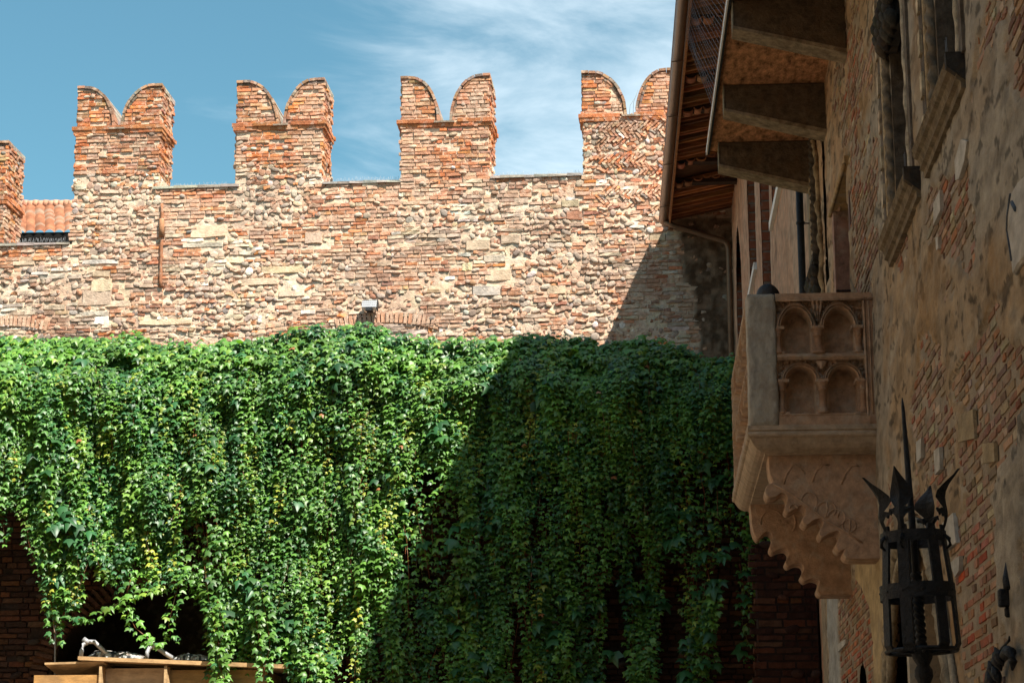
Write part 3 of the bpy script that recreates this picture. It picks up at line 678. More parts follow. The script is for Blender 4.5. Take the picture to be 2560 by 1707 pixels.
# strands
tend = MB(); strands = []
NS = 2750
for i in range(NS):
    X0 = nr.uniform(IVX0, IVX1) if i % 3 else math.floor(nr.uniform(IVX0, IVX1)/.31)*.31+nr.normal(0, .05); tz = float(np.interp(X0, XG, TZ)); px0 = float(ppx(np.array([X0]), np.array([tz]))[0][0])
    by = float(np.interp(px0, BOTX, BOTY)); bz = iy(px0, by).z
    if nr.random() < .34: z0 = tz + nr.uniform(-.12, .06)
    else: z0 = nr.uniform(max(bz, 2.6)+.2, tz)
    Ls = nr.uniform(.5, 2.1); n = int(Ls/.036); t = np.arange(n)*.036
    Z = z0 - t; ph = nr.uniform(0, 6, 3); X = X0 + .05*np.sin(t*3.1+ph[0]) + .03*np.sin(t*7+ph[1]) + nr.uniform(-.12, .12)*t
    low = nr.uniform(-.35, .45)
    px, py = ppx(X, Z); keep = py < np.interp(px, BOTX, BOTY) + low*90
    # open gaps: arch shadow area and hollows
    gap = fbm(X*1.1, Z*.55, 0, 90, 3)
    keep &= ~((gap < .33) & (py > 1000) & (nr.random(n) < .7))
    cl = fbm(X*2.9, Z*.12, 0, 91, 2); keep &= ~((py > 1230) & (cl < np.interp(py, [1230, 1500], [.30, .50]))) if px0 > 880 or px0 < 440 else ~((py > 1380) & (cl < np.interp(py, [1380, 1560], [.30, .50])))
    if keep.sum() < 5: continue
    X, Z, tt = X[keep], Z[keep], t[keep]; n = len(X)
    D = surf(X, Z, tz) + nr.uniform(-.05, .10) + .05*np.sin(tt*4+ph[2]); Y = IVY_Y - D
    sz = nr.uniform(.042, .092)*(1 - .35*(tt/max(Ls, .1))); side = np.where(np.arange(n) % 2 == 0, 1, -1)
    hue = np.full(n, nr.beta(1.7, 4.4)); young = nr.random() < .16
    if young: hue = np.clip(hue + .55*sm(.2, .9, tt/Ls), 0, 1)
    addl(X + side*nr.uniform(.01, .045, n), Y + nr.normal(0, .02, n), Z + nr.normal(0, .012, n), sz*nr.uniform(.7, 1.25, n), hue, side*.6 + nr.normal(0, .35, n))
    if i % 9 == 0 or young: tend.tube([(X[q], Y[q]+.01, Z[q]) for q in range(0, n, 3)], .0035, 3, (.22, .07, .03) if young else (.10, .08, .03)) if n > 7 else None
# underlayer
n = 15000; X = nr.uniform(IVX0, IVX1, n); tz = np.interp(X, XG, TZ); Z = tz - nr.uniform(0, 1, n)**.9*5.2
px, py = ppx(X, Z); gap = fbm(X*1.1, Z*.55, 0, 90, 3); k = (py < np.interp(px, BOTX, BOTY)-30) & ~((gap < .38) & (py > 1000)) & ~((px > 900) & (py > 1150) & (nr.random(n) < .85)) & ~(py > 1300)
X, Z, tz = X[k], Z[k], tz[k]; n = len(X)
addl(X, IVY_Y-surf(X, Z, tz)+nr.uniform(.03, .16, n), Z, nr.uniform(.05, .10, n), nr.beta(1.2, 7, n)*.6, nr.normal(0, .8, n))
# crest on the top, leaf colours lightened and yellowed to paint in its sunlight
n = 5200; X = nr.uniform(IVX0, IVX1, n); tz = np.interp(X, XG, TZ); q = nr.random(n); Z = tz - .38*q**1.3 + nr.normal(0, .045, n) + (fbm(X*2.6, X*0, 0, 12, 3)-.5)*.22
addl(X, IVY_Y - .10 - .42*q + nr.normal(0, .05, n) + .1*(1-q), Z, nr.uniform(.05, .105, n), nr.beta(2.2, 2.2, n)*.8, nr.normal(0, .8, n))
# big leaves
n = 620; X = nr.uniform(IVX0, IVX1, n); tz = np.interp(X, XG, TZ); Z = tz - nr.uniform(.1, 4.6, n)
px, py = ppx(X, Z); k = (py < np.interp(px, BOTX, BOTY)-60) & (fbm(X*1.2, Z*1.1, 0, 95, 2) > np.where(px > 950, .40, .52)); X, Z, tz = X[k], Z[k], tz[k]; n = len(X)
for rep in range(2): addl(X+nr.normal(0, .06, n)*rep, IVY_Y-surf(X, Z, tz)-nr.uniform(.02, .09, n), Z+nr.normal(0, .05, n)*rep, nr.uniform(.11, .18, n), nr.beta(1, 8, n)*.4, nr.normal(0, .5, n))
# a few trailing shoots in front of the arch
def shoot(pts, size=.075, hue=.25, Y=25.55):
    P = [iy(a, b, Y) for a, b in pts]; L_ = []; 
    for a, b in zip(P[:-1], P[1:]):
        m = max(2, int((b-a).length/.04)); L_ += [a.lerp(b, i/m) for i in range(m)]
    A = np.array(L_); m = len(A); side = np.where(np.arange(m) % 2 == 0, 1, -1)
    for rep in range(2): addl(A[:,0]+side*nr.uniform(.02, .06, m), A[:,1]+nr.normal(0, .03, m), A[:,2]+nr.normal(0, .025, m), size*nr.uniform(.6, 1.2, m), np.clip(hue+nr.normal(0, .12, m), 0, 1), side*.7+nr.normal(0, .4, m))
    tend.tube(L_[::3], .005, 4, (.16, .07, .03))
shoot([(300, 1330), (285, 1385), (310, 1440), (345, 1470), (380, 1490)], .08, .35); shoot([(415, 1320), (400, 1380), (385, 1440), (402, 1480)], .075, .3)
shoot([(385, 1340), (330, 1360), (270, 1385), (215, 1420)], .08, .45); shoot([(350, 1180), (335, 1240), (350, 1290), (380, 1312)], .05, .85); shoot([(205, 1160), (198, 1210), (190, 1262)], .05, .7)
shoot([(470, 1300), (480, 1380), (500, 1450), (505, 1520), (500, 1600)], .085, .3, 25.45); shoot([(500, 1380), (515, 1450), (495, 1500), (515, 1560), (505, 1620)], .085, .4, 25.42)
shoot([(600, 1350), (612, 1420), (622, 1480), (605, 1540), (615, 1620)], .085, .3, 25.45); shoot([(585, 1400), (600, 1500), (610, 1560)], .08, .25, 25.45); shoot([(700, 1400), (690, 1480), (712, 1540), (700, 1600)], .08, .2, 25.45); shoot([(640, 1390), (640, 1450), (626, 1520)], .08, .2)
shoot([(110, 1330), (120, 1400), (125, 1450), (135, 1480)], .08, .15); shoot([(160, 1300), (170, 1360), (165, 1420), (215, 1425)], .085, .2); shoot([(0, 1180), (12, 1220), (2, 1250)], .08, .2)
Lf = np.concatenate(leaves); n = len(Lf); print('leaves', n)
tmpl = np.array([(0, 0, 0), (-.34, .06, .0), (-.52, .46, -.10), (-.20, .56, .0), (0, 1.0, -.16), (.20, .56, .0), (.52, .46, -.10), (.34, .06, .0), (0, .42, .07)])
fan = np.array([(8, 0, 1), (8, 1, 2), (8, 2, 3), (8, 3, 4), (8, 4, 5), (8, 5, 6), (8, 6, 7), (8, 7, 0)])
roll = Lf[:,5]; tip = np.stack([np.sin(roll)*.85, -.62+nr.normal(0, .25, n), -np.cos(roll)*.55+nr.normal(0, .15, n)], 1); tip /= np.linalg.norm(tip, axis=1)[:,None]
nrm = np.stack([nr.normal(0, .28, n), -.55+nr.normal(0, .2, n), .80+nr.normal(0, .22, n)], 1); nrm -= (nrm*tip).sum(1)[:,None]*tip; nrm /= np.linalg.norm(nrm, axis=1)[:,None]
sd = np.cross(tip, nrm); s_ = Lf[:,3]
V = Lf[:,None,:3] + s_[:,None,None]*1.25*(tmpl[None,:,0:1]*sd[:,None] + tmpl[None,:,1:2]*tip[:,None] + tmpl[None,:,2:3]*nrm[:,None]*nr.uniform(.6, 2.6, n)[:,None,None])
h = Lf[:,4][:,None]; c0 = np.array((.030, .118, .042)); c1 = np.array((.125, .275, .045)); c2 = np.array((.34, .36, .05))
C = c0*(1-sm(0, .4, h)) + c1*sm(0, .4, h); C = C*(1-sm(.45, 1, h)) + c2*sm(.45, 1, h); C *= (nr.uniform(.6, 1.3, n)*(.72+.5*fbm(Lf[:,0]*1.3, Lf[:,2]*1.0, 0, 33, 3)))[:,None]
red = (nr.random(n) < .0015)[:,None]; C = np.where(red, np.array((.35, .14, .06))[None], C)
F = (np.arange(n)[:,None,None]*9 + fan[None]).reshape(-1, 3)
vine = thing('climbing_vine', 'dense green creeper hanging over the arched wall, sunlit left half and deeply shaded right half', 'vine', (-4, 25.7, 2.4))
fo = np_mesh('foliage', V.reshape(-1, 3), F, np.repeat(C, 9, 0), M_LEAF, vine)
tend.build('stem', M_STONE, vine)

# low dark brick wall butting against the house under the balcony
lw = thing('brick_wall', 'dark shaded brick wall end butting against the house below the balcony', 'wall', (1.45, 21.2, 0))
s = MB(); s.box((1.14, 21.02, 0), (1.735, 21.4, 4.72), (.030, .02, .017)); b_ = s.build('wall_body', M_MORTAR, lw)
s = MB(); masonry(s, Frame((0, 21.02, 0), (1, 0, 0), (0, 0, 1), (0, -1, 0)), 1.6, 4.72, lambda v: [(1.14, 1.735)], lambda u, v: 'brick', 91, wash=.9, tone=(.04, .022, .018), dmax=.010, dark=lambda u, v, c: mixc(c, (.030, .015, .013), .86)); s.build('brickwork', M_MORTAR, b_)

# ================================================================== PLYWOOD KIOSK UNDER THE VINE
KY = 25.75
def kz(zx, zy, Y=KY): return onY(zx/3.136, 1550+zy/3.136, Y)
kp = thing('plywood_kiosk', 'pale plywood stand with a flat board top under the hanging vine', 'kiosk', (kz(1200, 400).x, 26.2, 0))
PLY = (.52, .33, .16)
def xk(zx, Y=KY): return kz(zx, 400, Y).x
zt = kz(1200, 325).z
s = MB(); a0, a1 = xk(605, 25.5), xk(2255, 25.5); za, zb = kz(600, 280, 25.5).z, kz(2255, 345, 25.5).z
s.hexa([(a0, 25.5, za-.045), (a1, 25.5, zb-.05), (a1, 26.2, zb-.05), (a0, 26.2, za-.045), (a0, 25.5, za), (a1, 25.5, zb), (a1, 26.2, zb), (a0, 26.2, za)], PLY); s.build('top_board', M_PLY, kp)
s = MB(); b0 = kz(350, 330, 25.55); b1 = kz(815, 318, 25.55); b2 = kz(430, 372, 25.9)
s.prism([b0, b1, (b1.x, 26.1, b1.z-.03), (b0.x+.12, 26.1, b0.z-.17)], (0, 0, -.025), (.55, .36, .18)); s.build('side_flap', M_PLY, kp)
s = MB(); s.box((xk(300), KY-.17, 0), (xk(812), KY-.14, zt-.17), (.46, .25, .085)); s.build('left_panel', M_PLY, kp)
s = MB(); s.box((xk(1330), KY-.10, 0), (xk(2110), KY-.07, zt-.11), (.33, .20, .07)); s.build('right_panel', M_PLY, kp)  # darker ply colour paints in the hanging vine's shade
for (x0, x1) in ((812, 832), (1318, 1340)):
    s = MB(); s.box((xk(x0), KY-.215, 0), (xk(x1), KY+.10, zt-.07), (.55, .37, .19)); s.build('post', M_PLY, kp)
s = MB(); s.box((xk(833), KY-.03, 0), (xk(1317), KY+.0, zt-.08), (.50, .36, .22)); s.build('back_panel', M_PLY, kp)
s = MB(); s.hexa([(xk(1341), KY-.20, 0), (xk(1500), KY-.12, 0), (xk(1500), KY-.105, 0), (xk(1341), KY-.18, 0), (xk(1341), KY-.20, zt-.08), (xk(1350), KY-.12, zt-.08), (xk(1350), KY-.105, zt-.08), (xk(1341), KY-.18, zt-.08)], (.55, .36, .18)); s.build('brace', M_PLY, kp)
s = MB(); s.box((xk(300), KY+.10, 0), (xk(318), KY+.9, zt-.2), PLY); s.build('side_panel', M_PLY, kp); s = MB(); s.box((xk(2092), KY+.16, 0), (xk(2110), KY+.9, zt-.12), PLY); s.build('side_panel', M_PLY, kp)
for i, pts in enumerate((((635, 283), (640, 235), (655, 190), (690, 166), (740, 168), (790, 215), (860, 285)), ((1150, 298), (1155, 250), (1172, 214), (1205, 207), (1245, 222), (1300, 262), (1370, 303)))):
    s = MB(); P = [kz(a, b, 25.75+.02*j) for j, (a, b) in enumerate(pts)]; s.tube(P, .028, 10, (.5, .5, .5)); q = kz(pts[2][0]+20, pts[2][1]-25, 25.8); s.tube([q+Vector((-.035, 0, .03)), q+Vector((.035, 0, -.02))], .034, 8)
    tag(s.build('bent_tube', M_STEEL), ('left bent grey metal tube standing on the plywood board', 'right bent grey metal tube standing on the plywood board')[i], 'tube', 'bent tubes on the kiosk')
for i, (x0, x1, y0, hgt) in enumerate(((695, 1150, 290, .13), (1380, 1660, 300, .11))):
    a = kz(x0, y0, 25.95); b = kz(x1, y0+6, 25.95); U, V_ = np.meshgrid(np.linspace(0, 1, 60), np.linspace(0, 1, 30)); u = U.ravel(); v = V_.ravel()
    X = a.x+(b.x-a.x)*u; Y = 25.8+.42*v; hh = hgt*np.sqrt(np.clip(1-(2*v-1)**2, 0, 1))*np.sqrt(np.clip(1-(2*u-1)**4, 0, 1))*(1-.35*u); Z = a.z-.03+(b.z-a.z)*u + hh*(.75+.5*fbm(u*9, v*5, i, 3, 3)) + .006
    idx = np.arange(1800).reshape(30, 60); Q = np.stack([idx[:-1,:-1], idx[:-1,1:], idx[1:,1:], idx[1:,:-1]], -1).reshape(-1, 4)
    chk = (vnoise(u*26, v*16, 0, 8) > .55)[:,None]; cc = np.where(chk, np.array((.40, .42, .42)), np.array((.04, .045, .05)))
    o = np_mesh('netting_roll', np.stack([X, Y, Z], 1), Q, cc, M_IRON if False else M_STONE, None, None, True)
    tag(o, ('larger crumpled black and grey netting between the two bent tubes', 'smaller crumpled dark netting right of the second bent tube')[i], 'netting', 'netting lying on the kiosk')
s = MB(); s.tube([onY(128*K, 1390*K, 26.22), onY(126*K, 1560*K, 26.22)], .012, 6); tag(s.build('conduit', M_STEEL), 'thin grey vertical conduit hanging beside the plywood stand', 'conduit')

# ================================================================== HOUSE
XW = 1.75
house = thing('stone_house', 'tall shaded house with crumbling tan plaster over brick, gothic windows and deep eaves', 'house', (XW, 14, 0))
def hp(px, py): p = onX(px, py, XW); return p.y, p.z                 # full-size px -> (Y,Z) on the facade
# plaster / brick mask on the facade, as ellipses (2352 px): x,y,rx,ry,strength
BRK = [(2340, 90, 32, 110, 1), (2195, 480, 42, 85, 1.1), (2150, 470, 20, 40, .6), (1985, 480, 30, 190, .8), (1960, 150, 26, 180, .8), (2075, 600, 10, 60, .4), (2150, 960, 50, 170, 1.0), (2205, 880, 40, 60, .7), (2290, 900, 55, 140, .9),
       (2240, 1080, 40, 110, .8), (2240, 1330, 50, 190, 1.5), (2275, 1500, 45, 130, 1.4), (2200, 1230, 30, 70, 1), (1985, 1430, 40, 150, 1.5), (1950, 1480, 30, 120, 1.5), (2043, 1350, 12, 230, 1.2), (2060, 1500, 18, 120, 1.0), (2350, 1280, 16, 90, .8), (1925, 230, 22, 60, .5)]
CREAM = [[(1990, 1284), (2035, 1284), (2038, 1400), (2040, 1600), (2012, 1600), (2008, 1480), (2000, 1400), (1982, 1350), (1968, 1330), (1968, 1286)]]
GREYP = [[(1902, 1368), (1926, 1368), (1926, 1450), (1934, 1600), (1908, 1600)]]
def inpoly(x, y, poly):
    r = np.zeros(x.shape, bool); n = len(poly)
    for i in range(n):
        (x1, y1), (x2, y2) = poly[i], poly[(i+1) % n]
        if y1 == y2: continue
        c = ((y1 > y) != (y2 > y)) & (x < (x2-x1)*(y-y1)/(y2-y1)+x1); r ^= c
    return r
def brk(Yv, Zv):
    x, y = proj_np(np.stack([np.full_like(Yv, XW), Yv, Zv], 1)); m = np.full(x.shape, -.25)
    for (cx, cy, rx, ry, s_) in BRK: m = np.maximum(m, s_*.55*(1.15-np.sqrt(((x-cx)/rx)**2+((y-cy)/ry)**2)))
    m = m + (fbm(Yv*1.5, Zv*3.4, 0, 71, 5)-.5)*1.35 + (fbm(Yv*.7, Zv*.7, 0, 72, 2)-.5)*.3
    m = np.where(inpoly(x, y, CREAM[0]) | inpoly(x, y, GREYP[0]), -1, m)
    return m, x, y
# openings in the facade: (Y0,Y1,Z0,Z1)
ZS = 5.752
OPEN = [(10.67, 11.35, ZS, 8.5), (12.79, 13.46, ZS, 8.5), (16.66, 17.75, 4.95, 7.19), (18.5, 18.80, 6.8, 8.5), (16.75, 17.45, 1.0, 3.16), (18.2, 18.6, 1.0, 3.15), (11.6, 15.5, 0, 2.2)]
def wall_in(Yv, Zv):
    k = np.ones(Yv.shape, bool)
    for i, (a, b, c, d) in enumerate(OPEN):
        if i in (4, 5): t = (Yv-(a+b)/2)/((b-a)/2); k &= ~((np.abs(t) < 1) & (Zv < d-.35+.35*np.sqrt(np.clip(1-t*t, 0, 1))) & (Zv > c))
        elif i == 6: # pointed portal
            t = np.abs(Yv-13.55)/1.9; k &= ~((t < 1) & (Zv < 1.6+2.0*(1-t**3)))
        else: k &= ~((Yv > a) & (Yv < b) & (Zv > c) & (Zv < d))
    return k
FH = Frame((XW, 0, 0), (0, 1, 0), (0, 0, 1), (-1, 0, 0))
def hdisp(Yv, Zv):
    m, x, y = brk(Yv, Zv); pl = 1-sm(-.01, .012, m)
    dd = pl*.015 - .004 + (fbm(Yv*4, Zv*4, 0, 73, 4)-.5)*.022*pl + (fbm(Yv*22, Zv*22, 0, 74, 2)-.5)*.005
    pits = sm(.66, .74, fbm(Yv*9, Zv*4, 0, 79, 3))*(fbm(Yv*.8, Zv*.8, 0, 80, 2) > .52); dd = dd - pits*.012*pl
    return dd
def hcol(Yv, Zv):
    m, x, y = brk(Yv, Zv); n = lambda a, b, s_: fbm(Yv*a, Zv*b, 0, s_, 4)[:,None]
    tan = np.array((.37, .265, .16)); grey = np.array((.36, .315, .25)); pink = np.array((.50, .32, .20)); pale = np.array((.58, .50, .38))
    g = sm(.42, .62, n(.6, 1.2, 75)); c = tan*(1-g)+grey*g
    far = (sm(15, 19, Yv) * sm(5, 6.3, Zv))[:,None]*.75; c = c*(1-far) + pink*far
    gr = sm(9.9, 10.9, -Yv + 21.5 - 0)[:,None]*.35*sm(.4, .6, n(.8, .6, 81)); c = c*(1-gr)+grey*gr
    s2 = sm(.57, .66, n(1.6, 4.2, 76)); c = c*(1-s2*.6) + pale*.72*s2*.6
    dk = sm(.60, .68, n(3.2, 7.5, 77)); c = c*(1-dk*.28)
    ch = (sm(.655, .67, fbm(Yv*7, Zv*17, 0, 79, 3))*(fbm(Yv*.6, Zv*.7, 0, 80, 2) > .44))[:,None]; c = c*(1-ch*.6)
    ora = sm(.6, .75, n(1.1, 1.6, 78)); c = c*(1-ora*.5)+np.array((.30, .17, .065))*ora*.5
    mo = sm(-.01, .01, m)[:,None]; c = c*(1-mo) + np.array((.33, .27, .20))*mo
    k = inpoly(x, y, CREAM[0])[:,None]; c = np.where(k, np.array((.46, .35, .20))*(.85+.3*n(3, 2, 82)), c)
    k = inpoly(x, y, GREYP[0])[:,None]; c = np.where(k, np.array((.40, .39, .36))*(.85+.3*n(3, 2, 82)), c)
    return c
Y_END = 20.2
facade = mortar_grid('facade', FH, 8.6, Y_END, 1.0, 9.4, .019, wall_in, hcol, house, M_PLASTER, disp=hdisp)
s = MB(); s.box((XW, 2, 0), (XW+.25, 8.6, 13), (.30, .24, .17)); s.box((XW, 8.6, 9.38), (XW+.25, Y_END, 13.1), (.30, .24, .17)); s.box((XW+.5, 8.6, 0), (XW+.7, Y_END, 13), (.06, .05, .04))
s.build('wall', M_PLASTER, house)
s = MB()
def st_h(u, v): return 'brick'
rh = random.Random(3); v = 1.05
while v < 9.9:
    h_ = rh.uniform(.053, .066); Ys = []; u = 8.7-rh.uniform(0, .2)
    while u < Y_END: wd = rh.choice((.11, .13, .20, .23, .25))*rh.uniform(.85, 1.1); Ys.append((u, u+wd)); u += wd+.011
    A = np.array([(a+b)/2 for a, b in Ys]); mm, _, _ = brk(A, np.full_like(A, v+h_/2)); ok = wall_in(A, np.full_like(A, v+h_/2))
    ok &= wall_in(np.array([a for a, _ in Ys]), np.full_like(A, v+h_/2)) & wall_in(np.array([b for _, b in Ys]), np.full_like(A, v+h_/2))
    for (a, b), m_, o_ in zip(Ys, mm, ok):
        if m_ > -.05 and o_ and rh.random() < .86:
            cc = pick([((.33, .12, .06), 4), ((.25, .12, .075), 3), ((.33, .20, .12), 2), ((.18, .09, .065), 2), ((.40, .33, .24), 1.2)], rh)
            if m_ > .30 and v < 3.4: cc = pick([((.42, .085, .035), 3), ((.33, .10, .05), 3), ((.24, .12, .08), 2)], rh)
            brick(s, FH, a, b, v+.005, v+h_-.005, rh.uniform(.000, .0055), jc(mixc(cc, (.42, .33, .23), rh.uniform(.05, .65)), .3, rh), rh, rh.gauss(0, .006), .0025, .009)
    v += h_
s.build('exposed_brick', M_BRICK, facade)
# pale stone blocks set in the facade (full px polygons)
def wpoly(mb, pts, d, col, k=1.0, ox=0, oy=0):
    mb = MB(); P = []
    for a, b in pts: q = hp(ox+a/k, oy+b/k); P.append((XW-.001, q[0], q[1]))
    mb.prism(P, (-d, 0, 0), col); mb.build('pale_stone', M_PLASTER, facade)
for pts in (((635, 740), (690, 686), (706, 840), (652, 880)), ((675, 945), (722, 910), (722, 985), (700, 1020)), ((497, 320), (523, 300), (522, 400), (500, 430)), ((590, 365), (618, 345), (622, 460), (595, 490)), ((80, 1370), (125, 1340), (125, 1365), (88, 1405))):
    wpoly(s, pts, .024, (.50, .48, .43), 2.072, 2060, 950)
for pts in (((890, 900), (925, 780), (960, 790), (945, 900), (915, 1000), (895, 1010)), ((770, 1140), (805, 1065), (808, 1180), (770, 1260)), ((782, 1330), (797, 1325), (797, 1390), (786, 1400))):
    wpoly(s, pts, .024, (.56, .53, .47), 2.239, 2000, 0)
for pts in (((715, 180), (790, 150), (800, 300), (715, 320)), ((840, 330), (900, 320), (905, 420), (845, 430))): wpoly(s, pts, .02, (.36, .28, .17), 2.072, 2060, 950)

def ring_frame(mb, y0, y1, z0, z1, x0, x1, col): mb.box((x0, y0, z0), (x1, y1, z1), col)
def gothic_window(yn, lab, zs, zt, capz=None):
    w = bpy.data.objects.new('window', None); COL.objects.link(w); w.parent = house; w.location = (0, 0, 0); ORG[w.name] = ORG[house.name]
    tag(w, lab)
    o0, o1 = yn+.27, yn+.95
    s = MB(); s.box((XW+.16, o0-.1, zs-.05), (XW+.18, o1+.1, zt), (.02, .018, .016)); s.build('pane', M_DARKIN, w)
    s = MB(); s.box((XW-.014, o1-.002, zs), (XW+.17, o1+.06, zt), (.14, .11, .08)); s.box((XW-.0, o0-.06, zs), (XW+.17, o0+.002, zt), (.13, .10, .075)); s.build('reveal', M_DARKST, w)
    s = MB()   # near moulding, wavy light stone
    pth = [(XW-.018+.003*math.sin(i*1.3), yn+.15+.006*math.sin(i*.9), zs+(zt-zs)*i/40) for i in range(41)]; s.tube(pth, [.024+.005*math.sin(i*1.7) for i in range(41)], 8, (.50, .43, .32))
    s.box((XW-.03, yn+.0, zs), (XW+.02, yn+.10, zt), (.16, .13, .10))
    # far dentil strip
    s.box((XW-.035, yn+1.36, zs), (XW+.02, yn+1.50, zt), (.12, .10, .08)); z = zs
    while z < zt-.14: s.box((XW-.052, yn+1.38, z), (XW-.03, yn+1.47, z+.15), jc((.56, .46, .32), .1)); z += .27
    s.tube([(XW-.03, yn+1.27, zs), (XW-.03, yn+1.27, zt)], .016, 8, (.54, .44, .30))
    s.build('frame', M_DARKST, w)
    s = MB(); s.twist([(XW-.030, yn+1.02, zs+(zt-zs)*i/200) for i in range(201)], .033, (zt-zs)/.24, (.20, .165, .12), 2); s.build('rope_column', M_DARKST, w)
    return w
def sill(y0, y1, w, z1, lab):
    # moulded sill: profile in (outward, z) extruded along Y
    prof = [(-.01, 0), (.100, 0), (.106, -.018), (.096, -.034), (.103, -.044), (.094, -.066), (.072, -.080), (.058, -.118), (.064, -.138), (.040, -.152), (.036, -.19), (-.01, -.195)]
    s = MB(); s.prism([(XW-a, y0, z1+b) for a, b in prof], (0, y1-y0, 0), (.20, .155, .10)); s.hexa([(XW-.109, y0-.010, z1-.075), (XW, y0-.010, z1-.16), (XW, y0+.04, z1-.16), (XW-.109, y0+.04, z1-.075), (XW-.112, y0-.012, z1+.006), (XW, y0-.012, z1+.006), (XW, y0+.05, z1+.006), (XW-.112, y0+.05, z1+.006)], (.045, .04, .035)); o = s.build('sill', M_DARKST, w)
    s = MB()
    for yy in (y0+.12, y0+.16): s.tube([(XW-.08, yy, z1), (XW-.08, yy+.02, z1+.15)], .0016, 3)
    tag(s.build('wire_spike', M_STEEL, w))
w1 = gothic_window(10.40, 'gothic window nearest the camera, cut by the top edge', ZS, 8.5)
w2 = gothic_window(12.52, 'gothic window with a carved capital, left of the nearest one', ZS, 8.5)
sill(10.46, 11.97, w1, ZS+.004, ''); sill(12.33, 13.89, w2, ZS+.004, '')
def capital(w, yc, zc, hy, hz, pro):
    s = MB(); col = (.045, .042, .038)
    s.box((XW-pro, yc-hy, zc+hz*.72), (XW+.03, yc+hy, zc+hz), col); s.box((XW-pro*.9, yc-hy*.9, zc+hz*.55), (XW+.03, yc+hy*.9, zc+hz*.715), col)
    s.box((XW-pro*.62, yc-hy*.72, zc-hz), (XW+.03, yc+hy*.72, zc+hz*.545), col)
    r_ = random.Random(4)
    for row, zz in enumerate((-.75, -.25, .25)):
        for k in range(5):
            yy = yc-hy*.75+hy*1.5*k/4 + (row % 2)*.03; pr = pro*(.62+.12*row); s.lathe((XW-pr, yy, zc+hz*zz), [(-.07, .004), (-.04, .035), (.0, .05), (.04, .042), (.07, .012)], 8, jc((.055, .05, .045), .3, r_), (-.35, 0, 1))
    s.build('capital', M_DARKST, w)
capital(w2, 13.2, 7.10, .38, .14, .10)
w3 = bpy.data.objects.new('window', None); COL.objects.link(w3); w3.parent = house; ORG[w3.name] = ORG[house.name]; tag(w3, 'upper part of a third gothic window, under the stone eaves brackets')
s = MB(); s.box((XW+.14, 18.4, 6.7), (XW+.16, 18.9, 8.55)); s.build('pane', M_DARKIN, w3)
s = MB(); s.twist([(XW-.03, 19.32+.02*math.sin(i*.1), 7.1+1.5*i/80) for i in range(81)], .055, 7, (.07, .055, .04), 3); s.build('rope_column', M_DARKST, w3)
s = MB(); z = 6.7; s.box((XW-.03, 19.8, 6.6), (XW+.02, 19.95, 8.58), (.20, .15, .10))
while z < 8.3: s.box((XW-.05, 19.82, z), (XW-.028, 19.93, z+.15), jc((.40, .30, .19), .1)); z += .27
pth = [(XW-.03+.010*math.sin(i*1.1), 18.98+.04*math.sin(i*.5)+.35*(i/30)**2, 6.7+1.85*i/30) for i in range(31)]; s.tube(pth, [.028+.010*math.sin(i*2.1) for i in range(31)], 7, (.34, .26, .16)); s.build('frame', M_DARKST, w3)
capital(w3, 19.5, 7.0, .42, .20, .10)
# balcony doorway
dr = bpy.data.objects.new('doorway', None); COL.objects.link(dr); dr.parent = house; ORG[dr.name] = ORG[house.name]; tag(dr, 'doorway with pinkish stone jambs opening onto the balcony')
s = MB(); s.box((XW+.30, 16.5, 4.9), (XW+.32, 17.9, 7.25)); s.build('dark_opening', M_DARKIN, dr)
s = MB()
s.box((XW-.025, 17.75, 4.95), (XW+.29, 17.90, 7.19), (.38, .22, .17)); s.build('jamb', M_CARVE, dr); s = MB(); s.box((XW-.026, 17.735, 6.45), (XW+.29, 17.749, 6.465), (.03, .02, .02)); s.build('joint', M_CARVE, dr)
s = MB(); s.box((XW-.006, 16.56, 4.95), (XW+.10, 16.66, 7.19), (.15, .09, .08)); s.build('jamb', M_CARVE, dr)
s = MB(); s.prism([(XW-.035, 16.5, 7.19), (XW-.035, 17.92, 7.19), (XW-.04, 17.92, 7.28), (XW-.04, 16.5, 7.28)], (.32, 0, 0), (.42, .27, .12)); s.tube([(XW-.04, 16.5, 7.2), (XW-.04, 17.92, 7.2)], .018, 8, (.45, .31, .16)); s.build('lintel', M_CARVE, dr)
# small dark arched holes of the lower facade, portal
s = MB(); s.box((XW+.2, 16.4, .9), (XW+.22, 19.0, 3.4)); s.build('dark_opening', M_DARKIN, facade)
po = bpy.data.objects.new('portal', None); COL.objects.link(po); po.parent = house; ORG[po.name] = ORG[house.name]; tag(po, 'pointed portal with a twisted rope moulding low on the house')
def arch_pts(sgn, grow=0.0, n=30):
    o = []
    for i in range(n+1): t = 1-i/n; o.append((XW-.03, 13.55+sgn*(1.9+grow)*(t), 1.6+(2.0+grow)*(1-t**3)))
    return [(XW-.03, 13.55+sgn*(1.9+grow), .2+1.4*i/14) for i in range(14)] + o
s = MB(); s.box((XW+.12, 11.5, 0), (XW+.15, 15.6, 3.7), (.26, .17, .085)); s.box((XW+.02, 14.2, 0), (XW+.11, 14.32, 3.3), (.50, .45, .36)); s.box((XW+.02, 13.3, 0), (XW+.11, 13.42, 3.4), (.34, .25, .15)); s.box((XW+.02, 12.5, 0), (XW+.11, 12.56, 3.1), (.34, .25, .15)); s.build('tympanum', M_PLASTER, po)
s = MB()
for sgn in (-1, 1): s.twist(arch_pts(sgn, .07, 60), .05, 17, (.33, .28, .20), 2); s.tube(arch_pts(sgn, .17), .022, 6, (.38, .33, .25)); s.tube(arch_pts(sgn, -.02), .03, 6, (.36, .30, .21))
s.build('rope_moulding', M_DARKST, po)

